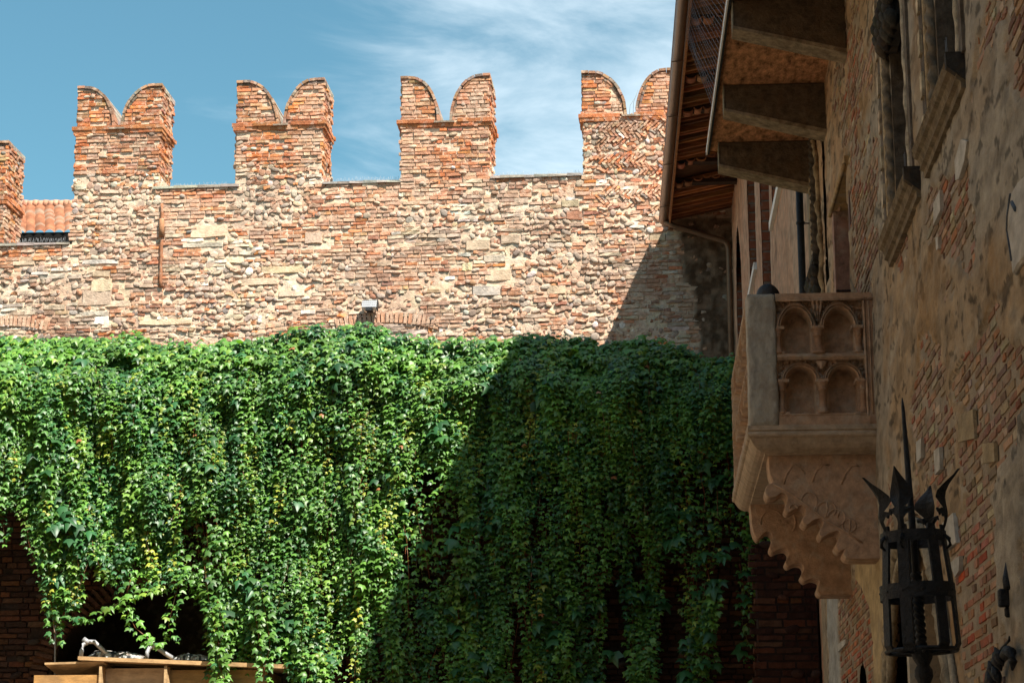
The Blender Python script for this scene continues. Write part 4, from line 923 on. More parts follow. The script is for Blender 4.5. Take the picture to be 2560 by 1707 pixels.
# far facade, slightly turned, with four deep windows
FX0, FY0, FX1, FY1 = 1.76, Y_END+.4, 1.70, 36.5
fe = Vector((FX1-FX0, FY1-FY0, 0)).normalized(); fn = Vector((-fe.y, fe.x, 0)); FF = Frame((FX0, FY0, 0), fe, (0, 0, 1), fn)
OF = [(23.95-FY0, 25.95-FY0, 9.66, 12.7), (26.5-FY0, 28.3-FY0, 5, 12.5), (29.5-FY0, 31.35-FY0, 10.14, 12.7), (33.7-FY0, 35.5-FY0, 4, 12.25)]
def far_in(u, v):
    k = np.ones(u.shape, bool)
    for i, (a, b, c, d) in enumerate(OF):
        top = d if i != 3 else d - .9*np.abs((u-(a+b)/2)/((b-a)/2))**1.6
        k &= ~((u > a) & (u < b) & (v > c) & (v < top))
    return k
def fcol(u, v):
    n = lambda a, b, s_: fbm(u*a, v*b, 0, s_, 4)[:,None]
    c = np.array((.50, .29, .19))*np.ones((len(u), 3)); g = sm(.4, .65, n(2, .7, 15)); c = c*(1-g*.5)+np.array((.52, .38, .28))*g*.5; d = sm(.6, .72, n(6, 2.2, 16)); return c*(1-d*.4)
ff = mortar_grid('far_facade', FF, 0, (Vector((FX1, FY1, 0))-Vector((FX0, FY0, 0))).length, .5, 13.3, .05, far_in, fcol, house, M_PLASTER, disp=lambda u, v: (fbm(u*3, v*3, 0, 18, 3)-.5)*.02)
s = MB()
for i, (a, b, c, d) in enumerate(OF):
    z = c
    while z < d:      # brick reveal courses on the far jamb
        h_ = .15; s.hexa([FF.P(b-.02, z, -.35), FF.P(b+.12, z, -.35), FF.P(b+.12, z, -.012), FF.P(b-.02, z, -.012)] + [FF.P(b-.02, z+h_-.03, -.35), FF.P(b+.12, z+h_-.03, -.35), FF.P(b+.12, z+h_-.03, -.012), FF.P(b-.02, z+h_-.03, -.012)], jc((.34, .11, .055), .2)); z += h_
    s.hexa([FF.P(b-.005, c, -.36), FF.P(b+.13, c, -.36), FF.P(b+.13, c, -.02), FF.P(b-.005, c, -.02)] + [FF.P(b-.005, d, -.36), FF.P(b+.13, d, -.36), FF.P(b+.13, d, -.02), FF.P(b-.005, d, -.02)], (.27, .23, .19))
s.build('window_reveal', M_BRICK, ff)
s = MB(); s.prism([FF.P(-.1, 0, -.36), FF.P(15.8, 0, -.36), FF.P(15.8, 13.3, -.36), FF.P(-.1, 13.3, -.36)], fn*-.2, (.02, .02, .02)); s.build('dark_opening', M_DARKIN, ff)
for i in (0, 2):
    a, b, c, d = OF[i]; s = MB(); s.hexa([FF.P(a-.05, c-.13, -.3), FF.P(b+.02, c-.13, -.3), FF.P(b+.02, c-.13, .05), FF.P(a-.05, c-.13, .05)] + [FF.P(a-.05, c-.02, -.3), FF.P(b+.02, c-.02, -.3), FF.P(b+.02, c-.02, .05), FF.P(a-.05, c-.02, .05)]); s.build('white_sill', M_WHITE, ff)
s = MB(); s.box((XW-.01, Y_END, 1), (XW+.3, Y_END+.42, 13.1), (.34, .27, .19)); s.build('corner_pier', M_PLASTER, house)
s = MB(); s.tube([(XW-.10, 20.42, 5.2), (XW-.10, 20.42, 8.59)], .037, 14)
for z in (6.7, 7.9): s.tube([(XW-.10, 20.42, z), (XW-.10, 20.42, z+.025)], .045, 14); s.tube([(XW-.1, 20.42, z+.012), (XW+.01, 20.44, z+.012)], .007, 5)
s.build('downpipe', M_IRON, house)
# stone eaves: soffit slab, flashing and brackets
SX, SZ = .72, 8.60
s = MB(); s.box((SX, 12.5, SZ), (XW+.1, 20.12, SZ+.16), (.33, .17, .085)); s.shear(.018, 19.84); sof = s.build('soffit', M_SOFFIT, house)
s = MB(); s.box((SX-.016, 12.5, SZ-.035), (SX-.002, 20.14, SZ+.02)); s.shear(.018, 19.84); s.build('white_flashing', M_WHITE, sof)
s = MB(); s.box((SX-.001, 12.5, SZ-.03), (SX+.02, 20.13, SZ-.003), (.03, .03, .03)); s.shear(.018, 19.84); s.build('dark_edge', M_IRON, sof)
for (yb, lx) in ((19.84, .82), (18.25, .815), (16.29, .82), (14.35, .83), (12.6, .84)):
    s = MB(); s.prism([(lx, yb, SZ-.002), (XW, yb, SZ-.002), (XW, yb, 8.13), (lx, yb, 8.36)], (0, .22, 0), (.115, .085, .055))
    b_ = s.build('eaves_bracket', M_DARKST, house)
    s = MB(); s.prism([(lx-.008, yb-.008, 8.365), (XW, yb-.008, 8.135), (XW, yb-.008, 8.095), (lx-.008, yb-.008, 8.34)], (0, .236, 0), (.27, .215, .145)); s.box((lx-.008, yb-.006, 8.37), (lx+.001, yb+.21, SZ-.004), (.24, .21, .15)); s.build('stone_edge', M_DARKST, b_); bm_ = b_.modifiers.new('b', 'BEVEL'); bm_.width = .012; bm_.segments = 2
# timber eaves, gutter, copper pipe (the eaves line runs very slightly outwards towards the camera)
GX = .465; GZ = 12.955; SK = .0183
def rz(x, off=0): return 12.93 + (x-.55)*.21 + off       # underside of the rafters
s = MB()
s.prism([(.55, 20.6, rz(.55, .07)), (3.5, 20.6, rz(3.5, .07)), (3.5, 20.6, rz(3.5, .12)), (.55, 20.6, rz(.55, .12))], (0, 16.08, 0), (.12, .06, .03)); s.shear(SK, 36.4); deck = s.build('eaves_board', M_WOOD, house)
y = 22.5; k = 0
while y < 36.5:
    if not (33.15 < y < 34.15):
        c = jc((.40, .17, .065), .35) if k % 3 else jc((.20, .09, .04), .3); hh = rnd.uniform(.04, .09); s = MB(); s.hexa([(.56, y, rz(.56, .069-hh)), (2.2, y, rz(2.2, .069-hh)), (2.2, y+.07, rz(2.2, .069-hh)), (.56, y+.07, rz(.56, .069-hh)), (.56, y, rz(.56, .069)), (2.2, y, rz(2.2, .069)), (2.2, y+.07, rz(2.2, .069)), (.56, y+.07, rz(.56, .069))], c); s.shear(SK, 36.4); s.build('rafter', M_WOOD, deck)
    y += rnd.uniform(.16, .26); k += 1
for yb in (27.0, 29.2, 30.6, 33.07, 34.16):
    s = MB(); x = .60
    while x < 1.66:
        w_ = rnd.uniform(.13, .18); zb = rnd.uniform(-.03, .02)
        s.prism([(x+w_/2+w_/2*math.cos(t), yb, rz(x, -.0+zb)-.055*math.sin(t)) for t in [math.pi*i/8 for i in range(9)]] + [(x+w_/2+(w_/2-.018)*math.cos(t), yb, rz(x, -.0+zb)-.034*math.sin(t)+.002) for t in [math.pi*(8-i)/8 for i in range(9)]], (0, .18, 0), jc((.46, .21, .11), .3)); x += w_+.006
    s.box((.58, yb+.02, rz(.58, .0)), (1.7, yb+.2, rz(.58, .068)), (.05, .03, .02)); s.shear(SK, 36.4); s.build('tile_edge', M_TILE, deck)
s = MB(); s.box((.556, 20.65, 12.84), (.585, 36.66, 13.07), (.36, .16, .065)); s.shear(SK, 36.4); s.build('fascia', M_WOOD, house)
s = MB(); seg = 12; vs = []; fs = []
for i, yy in enumerate((20.65, 36.42)):
    for r_ in (.084, .078):
        for k in range(seg+1): t = math.pi + math.pi*k/seg; vs.append((GX+r_*math.cos(t), yy, GZ+r_*math.sin(t)))
M_ = seg+1
for k in range(seg): fs += [(k, k+1, 2*M_+k+1, 2*M_+k), (M_+k+1, M_+k, 3*M_+k, 3*M_+k+1)]
fs += [tuple(list(range(2*M_, 3*M_)) + list(range(4*M_-1, 3*M_-1, -1)))]
s.add(vs, fs, (.5, .5, .5), True)
s.tube([(GX-.084, 20.65, GZ+.004), (GX-.084, 36.42, GZ+.004)], .009, 6)
y = 21.5
while y < 36: s.hexa([(GX-.088, y, GZ-.091), (GX+.09, y, GZ-.091), (GX+.09, y+.025, GZ-.091), (GX-.088, y+.025, GZ-.091), (GX-.088, y, GZ-.082), (GX+.09, y, GZ-.082), (GX+.09, y+.025, GZ-.082), (GX-.088, y+.025, GZ-.082)]); y += 2.3
s.shear(SK, 36.4); gut = s.build('gutter', M_COPPER, house)
s = MB(); e = onY(1545*K, 518*K, 36.25); w_ = onY(1662*K, 553*K, 36.25); s.tube([(GX, 36.25, GZ-.05), e, e+(w_-e)*.08, w_, w_+Vector((.06, 0, -.05)), w_+Vector((.085, 0, -.16)), w_+Vector((.085, 0, -6))], .052, 12)
s.build('copper_pipe', M_COPPER, house)
# roof body (blocks the sun, stands behind the eaves line)
s = MB(); s.prism([(.57, 20.65, rz(.57, .13)), (9, 20.65, 15.6), (9, 20.65, 13.5), (1.9, 20.65, 13.5), (1.9, 20.65, rz(1.9, .125))], (0, 16.05, 0), (.40, .18, .10)); s.shear(SK, 36.4)
s.prism([(.86, 20.64, 12.98), (1.9, 18.6, 12.98), (2.1, -4, 12.98), (9, -4, 12.98), (9, 20.64, 12.98)], (0, 0, .35), (.40, .18, .10))  # unseen near roof, its slanting edge shaped to set the vine's shadow line
s.build('roof', M_TILE, house)
# bird netting between gutter and flashing
s = MB(); A = lambda t: Vector((GX+.07+SK*(36.4-(21.0+6.5*t)), 21.0+6.5*t, GZ-.05)); B = lambda t: Vector((SX-.018+.018*(19.84-(13+5.81*t)), 13+5.81*t, SZ))
nn = 46
for i in range(nn+1):
    t = i/nn; q = A(t).lerp(B(t), .5) + Vector((.02*math.sin(i), 0, -.05)); s.tube([A(t), q, B(t)], .0024, 3, cap=False)
for j in range(24):
    t = (j+.5)/24; s.tube([A(i/10).lerp(B(i/10), t) + Vector((0, 0, -.05*math.sin(math.pi*t)+rnd.uniform(-.01, .01))) for i in range(11)], .0024, 3, cap=False)
tag(s.build('bird_net', M_COPPER), 'fine wire bird netting stretched between the gutter and the white eaves edge', 'net')

# ================================================================== BALCONY
BY0, BY1 = 15.25, 18.15
def z6(x, y, Y=BY0): return onY(1780+x/3.136, 680+y/3.136, Y)
def z7(x, y, Y): return onY(1780+x/3.136, 1050+y/3.136, Y)
XF = z6(270, 600).x; XI = z6(508, 600).x; XR = XW+.02
ZT = z6(700, 168).z; ZB = z6(700, 1200).z; ZC = z6(700, 1402).z
bal = thing('stone_balcony', 'carved reddish marble balcony with arched relief panels, carried by scalloped consoles on the shaded house', 'balcony', (XW, 17.5, ZB))
RED = (.52, .335, .22); REDD = (.40, .24, .15); GRY = (.46, .425, .36)
def kx(x6): return XF + (x6-270)*(XI-XF)/(508-270)
def kzz(y6): return ZT + (y6-168)*(ZB-ZT)/(1200-168)
def rough_box(name, a, b, nrm_amp, mat, col, parent, res=.022, seed=1):
    # box whose faces are fine grids displaced by noise
    (x0, y0, z0), (x1, y1, z1) = a, b; VV = []; QQ = []; CC = []; off = 0
    def face(o, e1, e2, n):
        nonlocal off
        l1 = np.linalg.norm(e1); l2 = np.linalg.norm(e2); a1 = max(2, int(l1/res)); a2 = max(2, int(l2/res))
        S, T = np.meshgrid(np.linspace(0, 1, a1+1), np.linspace(0, 1, a2+1)); S = S.ravel(); T = T.ravel()
        P = np.array(o)[None]+S[:,None]*np.array(e1)+T[:,None]*np.array(e2)
        d3 = np.stack([fbm(P[:,0]*7, P[:,1]*7, P[:,2]*7, seed+k*5, 4)-.5 for k in range(3)], 1)*nrm_amp*2
        c = np.array([(x0+x1)/2, (y0+y1)/2, (z0+z1)/2]); h = np.array([x1-x0, y1-y0, z1-z0])/2
        q = np.abs(P-c)/h; edge = (np.sort(q, 1)[:,1] > .97)[:,None]; P = P + d3 - edge*np.sign(P-c)*.008
        idx = np.arange((a1+1)*(a2+1)).reshape(a2+1, a1+1)+off; VV.append(P); CC.append(np.array(col)[None]*(.85+.3*fbm(P[:,0]*6, P[:,1]*6, P[:,2]*4, seed+30, 3))[:,None]*np.ones((len(P), 1)))
        QQ.append(np.stack([idx[:-1,:-1], idx[:-1,1:], idx[1:,1:], idx[1:,:-1]], -1).reshape(-1, 4)); off += len(P)
    X, Y, Z = x1-x0, y1-y0, z1-z0
    face((x0,y0,z0), (X,0,0), (0,0,Z), 0); face((x0,y1,z0), (0,-Y,0), (0,0,Z), 0); face((x1,y0,z0), (0,Y,0), (0,0,Z), 0); face((x1,y1,z0), (-X,0,0), (0,0,Z), 0); face((x0,y0,z1), (X,0,0), (0,Y,0), 0); face((x0,y1,z0), (X,0,0), (0,-Y,0), 0)
    return np_mesh(name, np.concatenate(VV), np.concatenate(QQ), np.concatenate(CC), mat, parent, None, True)
rough_box('end_block', (XF+.004, BY0-.012, ZB-.005), (XI, BY0+.13, ZT), .010, M_CARVEG, GRY, bal, .02, 3)
rough_box('front_slab', (XF+.165, BY0+.12, ZB-.005), (XI, BY1, ZT-.004), .004, M_CARVE, RED, bal, .04, 3)
# side panel relief (height field in z6 units)
def niche(x, y, cx, sy, hw, ht, y1, pt):
    dx = np.abs(x-cx)/hw; up = np.clip((sy-y)/ht, 0, 9)
    q = np.where(y < sy, (dx**pt + up**2)**.5 if False else np.sqrt(dx**2*(1+.25*(pt-1)*up) + up**2), dx); return np.where(y > y1, 9, q)
def relief(x, y, S=1.0):
    h = np.full(x.shape, -.040)
    leaf = (fbm(x/17, y/17, 0, 5, 3)-.5)*.07; h = h + leaf
    for (row, sy, cs, hw, ht, y1, pt) in ((0, 432, (665, 1003), 116, 142, 636, 1.8), (1, 852, (688, 1020), 112, 104, 1106, 1.0)):
        for cx in cs:
            q = niche(x, y, cx, sy, hw, ht, y1, pt)
            arch = (y < sy+6) & (y > sy-ht*1.55)
            m = sm(1.0, 1.04, q)*(1-sm(1.36, 1.42, q))*arch
            prof = .010 + .014*np.cos((q-1.10)*2*math.pi/.15)*(q > 1.0)
            h = h*(1-m) + prof*m
            band = (y >= sy) & (y <= y1); h = np.where(band & (np.abs(x-cx) < hw*1.5), -.055, h)
            inn = (1-sm(.97, 1.01, q))*(y < y1); h = h*(1-inn) + (-.140 + (fbm(x/60, y/60, 0, 9, 3)-.5)*.012)*inn
        for cx in (cs[0]-hw*1.25, (cs[0]+cs[1])/2, cs[1]+hw*1.28):      # abacus blocks
            a = (np.abs(x-cx) < 52) & (y > sy-12) & (y < sy+14); h = np.where(a, .010, h)
            a = (np.abs(x-cx) < 52) & (y > y1-14) & (y < y1+2); h = np.where(a, .0, h)
    t = (x > 795) & (x < 880) & (y > 228) & (y < 390); r_ = np.abs(x-837)/(46*(1-(y-228)/200)+4); h = np.where(t & (r_ < 1), .004+.012*np.cos(r_*9)+.008*np.cos(y/9), h)
    t = (x > 800) & (x < 905) & (y > 700) & (y < 765); r_ = np.abs(x-853)/(44*(1-(y-700)/75)+3); h = np.where(t & (r_ < 1), .010-.012*r_, h)
    h = np.where((y > 638) & (y < 690), .002+.006*np.cos((y-664)/8.), h); h = np.where(y > 1108, .0+.006*np.cos((y-1115)/7.), h)
    h = np.where(y < 226, .004+.008*np.cos((y-212)/6.), h); h = np.where(x > 1190, .002+.008*np.cos((x-1202)/6.), h)
    return h
X6, Y6 = np.meshgrid(np.linspace(508, 1216, 190), np.linspace(200, 1128, 250)); x = X6.ravel(); y = Y6.ravel()
xsh = x - (y-200)*.022       # the frame leans a touch
hh = relief(x, y) + (fbm(x/12, y/12, 0, 15, 3)-.5)*.006
P = np.stack([kx(x), BY0+.006-hh, kzz(y)], 1); idx = np.arange(190*250).reshape(250, 190); Q = np.stack([idx[1:,:-1], idx[1:,1:], idx[:-1,1:], idx[:-1,:-1]], -1).reshape(-1, 4)
cc = np.array(RED)[None]*(.85+.3*fbm(x/50, y/50, 0, 6, 3))[:,None]; dp = sm(-.05, -.09, hh)[:,None]*0; nn_ = sm(.5, .7, fbm(x/90, y/60, 0, 7, 4))[:,None]; cc = cc*(1-nn_*.4)+np.array((.45, .36, .27))*nn_*.4
sp_ = np_mesh('side_panel', P, Q, cc, M_CARVE, bal, None, True)
s = MB(); s.box((XI, BY0+.155, ZB), (XR, BY0+.24, ZT-.01), REDD); s.box((kx(508), BY0-.004, ZT-.04), (kx(1288), BY0+.11, ZT), RED); s.box((kx(508), BY0+.004, kzz(202)), (kx(1288), BY0+.11, ZT-.04), REDD)
s.box((kx(1214), BY0+.0, ZB), (XR, BY0+.11, kzz(202)), REDD); s.box((kx(508), BY0+.002, ZB), (kx(1214), BY0+.11, kzz(1127)), RED)
s.tube([(kx(1238), BY0+.002, kzz(205)), (kx(1238), BY0+.002, kzz(1120))], .007, 6, RED); s.tube([(kx(512), BY0-.004, ZT-.055), (kx(1290), BY0-.004, ZT-.055)], .006, 6, RED)
s.build('panel_frame', M_CARVE, bal)
s = MB()
def colonnette(cx, y0, y1, r, col):
    s = MB(); base = Vector((kx(cx), BY0+.036, kzz(y1))); H = kzz(y0)-kzz(y1)
    s.lathe(base, [(0, r*1.75), (.018, r*1.75), (.022, r*1.35), (.034, r*1.5), (.046, r*1.1), (.055, r), (H-.065, r*.92), (H-.060, r*1.25), (H-.050, r*1.25), (H-.045, r*1.0), (H-.02, r*1.5), (H-.004, r*1.8), (H, r*1.8)], 14, col)
    s.build('colonnette', M_CARVE, sp_)
for cx in (522, 838, 1152): colonnette(cx, 440, 638, .030 if cx == 838 else .023, (.42, .25, .155))
for cx in (538, 858, 1170): colonnette(cx, 862, 1108, .029 if cx == 858 else .022, (.42, .25, .155))
# front face relief, seen edge-on
YY, Z_ = np.meshgrid(np.linspace(BY0+.10, BY1, 330), np.linspace(ZB, ZT, 110)); yy = YY.ravel(); zz_ = Z_.ravel()
xx = 508 + ((yy-BY0-.12) % .70)/.00099/1.03; yq = 168+(ZT-zz_)/(ZT-ZB)*1032
hf = relief(np.clip(xx, 560, 1190), yq); hf = np.where((yq < 226) | (yq > 1108) | (yy < BY0+.12) | (yy > BY1-.12), .010, hf) + (fbm(yy*30, zz_*30, 0, 4, 3)-.5)*.012
P = np.stack([XF+.020-hf, yy, zz_], 1); idx = np.arange(330*110).reshape(110, 330); Q = np.stack([idx[:-1,:-1], idx[:-1,1:], idx[1:,1:], idx[1:,:-1]], -1).reshape(-1, 4)
k = fbm(yy*5, zz_*5, 0, 44, 3)[:,None]; np_mesh('front_panel', P, Q, np.array((.50, .38, .27))*(1-k)+np.array((.42, .22, .11))*k, M_CARVE, bal, None, True)
s = MB(); s.box((XI, BY1-.2, ZB), (XR, BY1, ZT-.01), RED); s.build('far_side_panel', M_CARVE, bal)
# floor slab with cornice, lofted round three sides
def cz(y6): return z6(700, y6).z
prof = [(0, 1196), (.006, 1200), (.008, 1234), (-.002, 1240), (-.002, 1246), (.006, 1250), (.012, 1262), (.010, 1278), (.0, 1288), (-.010, 1292), (-.014, 1300), (-.020, 1312), (-.034, 1340), (-.058, 1368), (-.09, 1386), (-.118, 1392), (-.122, 1402)]
vs = []; fs = []
for o, y6 in prof:
    z = cz(y6)
    for q in range(13):
        t = q/12
        pass
    ring = [(XR, BY0-o)] + [(XR+(XF-o-XR)*i/10, BY0-o) for i in range(1, 10)] + [(XF-o, BY0-o)] + [(XF-o, BY0-o+(BY1-BY0+2*o)*i/20) for i in range(1, 20)] + [(XF-o, BY1+o)] + [(XR, BY1+o)]
    vs += [(a, b, z) for a, b in ring]
m_ = len(ring)
for i in range(len(prof)-1):
    for k in range(m_-1): fs.append((i*m_+k, i*m_+k+1, (i+1)*m_+k+1, (i+1)*m_+k))
fs.append(tuple((len(prof)-1)*m_+k for k in range(m_))[::-1]); fs.append(tuple(range(m_)))
s = MB(); s.add(vs, fs, (.50, .38, .27)); slab = s.build('floor_slab', M_CARVE, bal)
def console(pts, Y, th, carve, seed):
    P3 = []
    for (a, b) in pts: p = z7(a, b, Y); P3.append(Vector((min(p.x, XR), Y, p.z)))
    P3[0].z = ZC+.004; P3[-1].z = ZC+.004; P3[-1].x = XR; P3[-2].x = XR
    # densify with a soft scallop
    s = MB(); s.prism(P3, (0, th, 0), RED); o = s.build('console', M_CARVE, bal)
    b = o.modifiers.new('bevel', 'BEVEL'); b.width = .012; b.segments = 3; b.limit_method = 'ANGLE'; b.angle_limit = R(25)
    s = MB()
    for c in carve:
        P = [z7(a, b_, Y) + Vector((0, -.000, 0)) for a, b_ in c]; s.tube(P, .008, 6, RED)
    if carve: s.build('carving', M_CARVE, o)
    return o
def scal(pts, n=3):   # smooth closed-ish polyline (Catmull-Rom)
    o = [pts[0]]
    for i in range(1, len(pts)-3):
        p0, p1, p2, p3 = pts[i-1], pts[i], pts[i+1], pts[i+2]
        for k in range(n):
            t = k/n; o.append(tuple(.5*((2*b)+(-a+c)*t+(2*a-5*b+4*c-d)*t*t+(-a+3*b-3*c+d)*t**3) for a, b, c, d in zip(p0, p1, p2, p3)))
    return o + pts[-3:]
near = [(440, 245), (444, 330), (455, 420), (478, 482), (440, 505), (418, 545), (440, 600), (500, 596), (545, 568), (583, 585), (590, 640), (572, 688), (600, 718), (650, 692), (700, 666), (735, 695), (725, 745), (705, 785), (745, 820), (795, 782), (850, 770), (872, 810), (850, 850), (840, 885), (868, 917), (925, 882), (990, 868), (1006, 905), (985, 950), (970, 985), (1003, 1022), (1042, 1012), (1035, 1045), (1085, 1085), (1296, 1085), (1296, 245)]
arcs = lambda cx, cy, rx, ry, a0=0, a1=360, n=20: [(cx+rx*math.cos(R(a0+(a1-a0)*i/n)), cy+ry*math.sin(R(a0+(a1-a0)*i/n))) for i in range(n+1)]
carv = [[(560, 500), (585, 420), (640, 345), (690, 375), (730, 420)], [(785, 480), (815, 400), (875, 345), (920, 352)], [(1015, 500), (1045, 420), (1100, 350), (1150, 360)],
        [(480, 500), (620, 575), (760, 680), (900, 790), (1040, 870), (1180, 960)], arcs(760, 640, 62, 78, 190, 420), arcs(895, 700, 75, 62, 170, 400), arcs(975, 760, 70, 62, 180, 430), arcs(1075, 825, 52, 52), [(900, 640), (905, 700), (890, 760)], [(1000, 700), (985, 760)], [(1080, 775), (1078, 870)], arcs(640, 690, 30, 30, 180, 360)]
console(scal(near), 15.42, .30, carv, 1)
far_ = [(300, 640), (305, 730), (318, 845), (340, 905), (368, 925), (410, 880), (450, 872), (476, 910), (465, 955), (452, 1000), (478, 1030), (520, 1012), (575, 1004), (602, 1038), (590, 1080), (575, 1112), (600, 1142), (650, 1120), (700, 1122), (722, 1155), (708, 1195), (698, 1222), (730, 1256), (785, 1236), (840, 1252), (838, 1290), (826, 1330), (850, 1365), (900, 1366), (1080, 1366), (1080, 640)]
console(scal(far_), 17.62, .30, [arcs(470, 800, 90, 95, 170, 330), arcs(560, 800, 95, 110, 250, 400)], 2)

# person leaning on the parapet, only the hair shows over it
hd = z6(437, 165, 16.75); htop = z6(437, 99, 16.75).z; HC = Vector((hd.x, 16.75, htop-.115)); fz = ZB+.0
person = thing('person', 'dark-haired person leaning over the balcony parapet, only the top of the head showing', 'person', (HC.x+.45, 16.75, fz))
def skinned(name, verts, edges, radii, mat, parent, lev=2):
    me = bpy.data.meshes.new(name); og = ORG[parent.name]; me.from_pydata([tuple(Vector(v)-og) for v in verts], edges, []); o = link_mesh(name, me, mat, parent, og)
    o.modifiers.new('skin', 'SKIN'); pass
    for i, r_ in enumerate(radii): me.skin_vertices[0].data[i].radius = (r_, r_)
    me.skin_vertices[0].data[0].use_root = True
    m = o.modifiers.new('sub', 'SUBSURF'); m.levels = m.render_levels = lev; return o
hx = HC.x+.40; V = [(hx, 16.75, fz+.86), (hx-.10, 16.75, fz+1.05), (HC.x+.16, 16.75, HC.z-.24), (HC.x+.07, 16.75, HC.z-.13), (HC.x+.01, 16.75, HC.z-.03), (HC.x, 16.75, HC.z+.04)]
E = [(0,1),(1,2),(2,3),(3,4),(4,5)]; RR = [.13, .125, .12, .055, .085, .075]
for sgn in (-1, 1):
    b0 = len(V); V += [(hx+.02, 16.75+sgn*.10, fz+.80), (hx-.02, 16.75+sgn*.12, fz+.45), (hx+.03, 16.75+sgn*.12, fz+.08), (hx-.11, 16.75+sgn*.14, fz+.04)]; E += [(0, b0), (b0, b0+1), (b0+1, b0+2), (b0+2, b0+3)]; RR += [.085, .055, .04, .035]
    b0 = len(V); V += [(HC.x+.15, 16.75+sgn*.17, HC.z-.28), (HC.x+.12, 16.75+sgn*.24, HC.z-.42), (HC.x-.02, 16.75+sgn*.12, ZT-.03 if False else HC.z-.36), (HC.x-.07, 16.75+sgn*.07, HC.z-.35)]; E += [(2, b0), (b0, b0+1), (b0+1, b0+2), (b0+2, b0+3)]; RR += [.055, .04, .028, .024]
    hb = b0+3
    for f in range(5):
        b1 = len(V); p = Vector(V[hb]); V += [tuple(p+Vector((-.04, sgn*(-.03+.015*f), -.005*f))), tuple(p+Vector((-.07-.008*(2-abs(f-2)), sgn*(-.03+.013*f), -.02)))]; E += [(hb, b1), (b1, b1+1)]; RR += [.009, .008]
skinned('body', V, E, RR, M_SKIN, person)
skinned('clothing', [V[0], V[1], V[2]] + [(hx+.02, 16.75-.1, fz+.78), (hx-.02, 16.75-.12, fz+.45), (hx+.02, 16.75-.12, fz+.16), (hx+.02, 16.75+.1, fz+.78), (hx-.02, 16.75+.12, fz+.45), (hx+.02, 16.75+.12, fz+.16)], [(0,1),(1,2),(0,3),(3,4),(4,5),(0,6),(6,7),(7,8)], [.145, .14, .135, .1, .07, .055, .1, .07, .055], M_CLOTH, person)
U, V_ = np.meshgrid(np.linspace(0, 2*math.pi, 49), np.linspace(-.35, math.pi/2, 24)); u = U.ravel(); v = V_.ravel()
rr = 1 + .05*np.sin(u*23+v*3) * .35 + .04*(fbm(u*3, v*3, 0, 4, 3)-.5)
np_mesh('hair', np.stack([HC.x+.098*rr*np.cos(v)*np.cos(u), HC.y+.115*rr*np.cos(v)*np.sin(u), HC.z+.005+.112*rr*np.sin(v)], 1), (lambda idx: np.stack([idx[:-1,:-1], idx[:-1,1:], idx[1:,1:], idx[1:,:-1]], -1).reshape(-1, 4))(np.arange(49*24).reshape(24, 49)), None, M_HAIR, person, None, True)

# ================================================================== IRON TORCH BASKET
LY = 9.5
def z8(x, y, Y=LY): return onY(2060+x/2.072, 950+y/2.072, Y)
A0 = z8(521, 1568); A1 = z8(430, 400); AX = (A1-A0).normalized(); TX = Vector((AX.z, 0, -AX.x))
def ctr(y8): t = (1568-y8)/(1568-400); return A0.lerp(A1, t)
lan = thing('iron_lantern', 'black wrought iron torch basket with flame-shaped leaves and a long spike', 'lantern', ctr(1568)+AX*-.35)
def rp(y8, a, r): return ctr(y8) + (TX*math.cos(a) + Vector((0, 1, 0))*math.sin(a))*r
def band(mb, y8, r, hh, th=.006, nseg=40):
    vs = []; fs = []
    for k in range(nseg):
        a = 2*math.pi*k/nseg
        for (dr, dz) in ((0, -hh), (0, hh), (-th, hh), (-th, -hh)): vs.append(rp(y8, a, r+dr)+AX*dz)
    for k in range(nseg):
        n = (k+1) % nseg
        for j in range(4): fs.append((k*4+j, n*4+j, n*4+(j+1) % 4, k*4+(j+1) % 4))
    mb.add(vs, fs, (.5, .5, .5))
for (y8, r_, hh) in ((828, .148, .026), (1108, .169, .034)):
    s = MB(); band(s, y8, r_, hh, .007)
    for k in range(12): s.lathe(rp(y8, 2*math.pi*k/12, r_-.001), [(-.002, .008), (.003, .006), (.005, .001)], 6, (.5,)*3, (rp(y8, 2*math.pi*k/12, 1)-ctr(y8)))
    s.build('ring', M_IRON, lan)
s = MB(); s.tube([rp(1405, 2*math.pi*k/40, .157) for k in range(41)], .010, 6, cap=False)
for k in range(3): a = .5+math.pi*k/3; s.tube([rp(1405, a, .157), rp(1412, a, .05), rp(1412, a+math.pi, .05), rp(1405, a+math.pi, .157)], .008, 6)
s.build('base_ring', M_IRON, lan)
ANG = [R(203), R(243), R(299), R(337), R(85)]
for a in ANG:
    s = MB(); path = [(770, .134), (828, .139), (960, .149), (1108, .160), (1280, .166), (1380, .169), (1408, .155)]
    tang = (-TX*math.sin(a) + Vector((0, 1, 0))*math.cos(a)); vs = []; fs = []
    for y8, r_ in path:
        wd = .026 if y8 > 800 else .018
        for (t, dr) in ((-wd, -.006), (wd, -.006), (wd, .006), (-wd, .006)): vs.append(rp(y8, a, r_+dr)+tang*t)
    n = len(path); fs = [(i*4+j, i*4+(j+1) % 4, (i+1)*4+(j+1) % 4, (i+1)*4+j) for i in range(n-1) for j in range(4)] + [(3, 2, 1, 0), tuple((n-1)*4+j for j in range(4))]
    s.add(vs, fs); s.build('bar', M_IRON, lan)
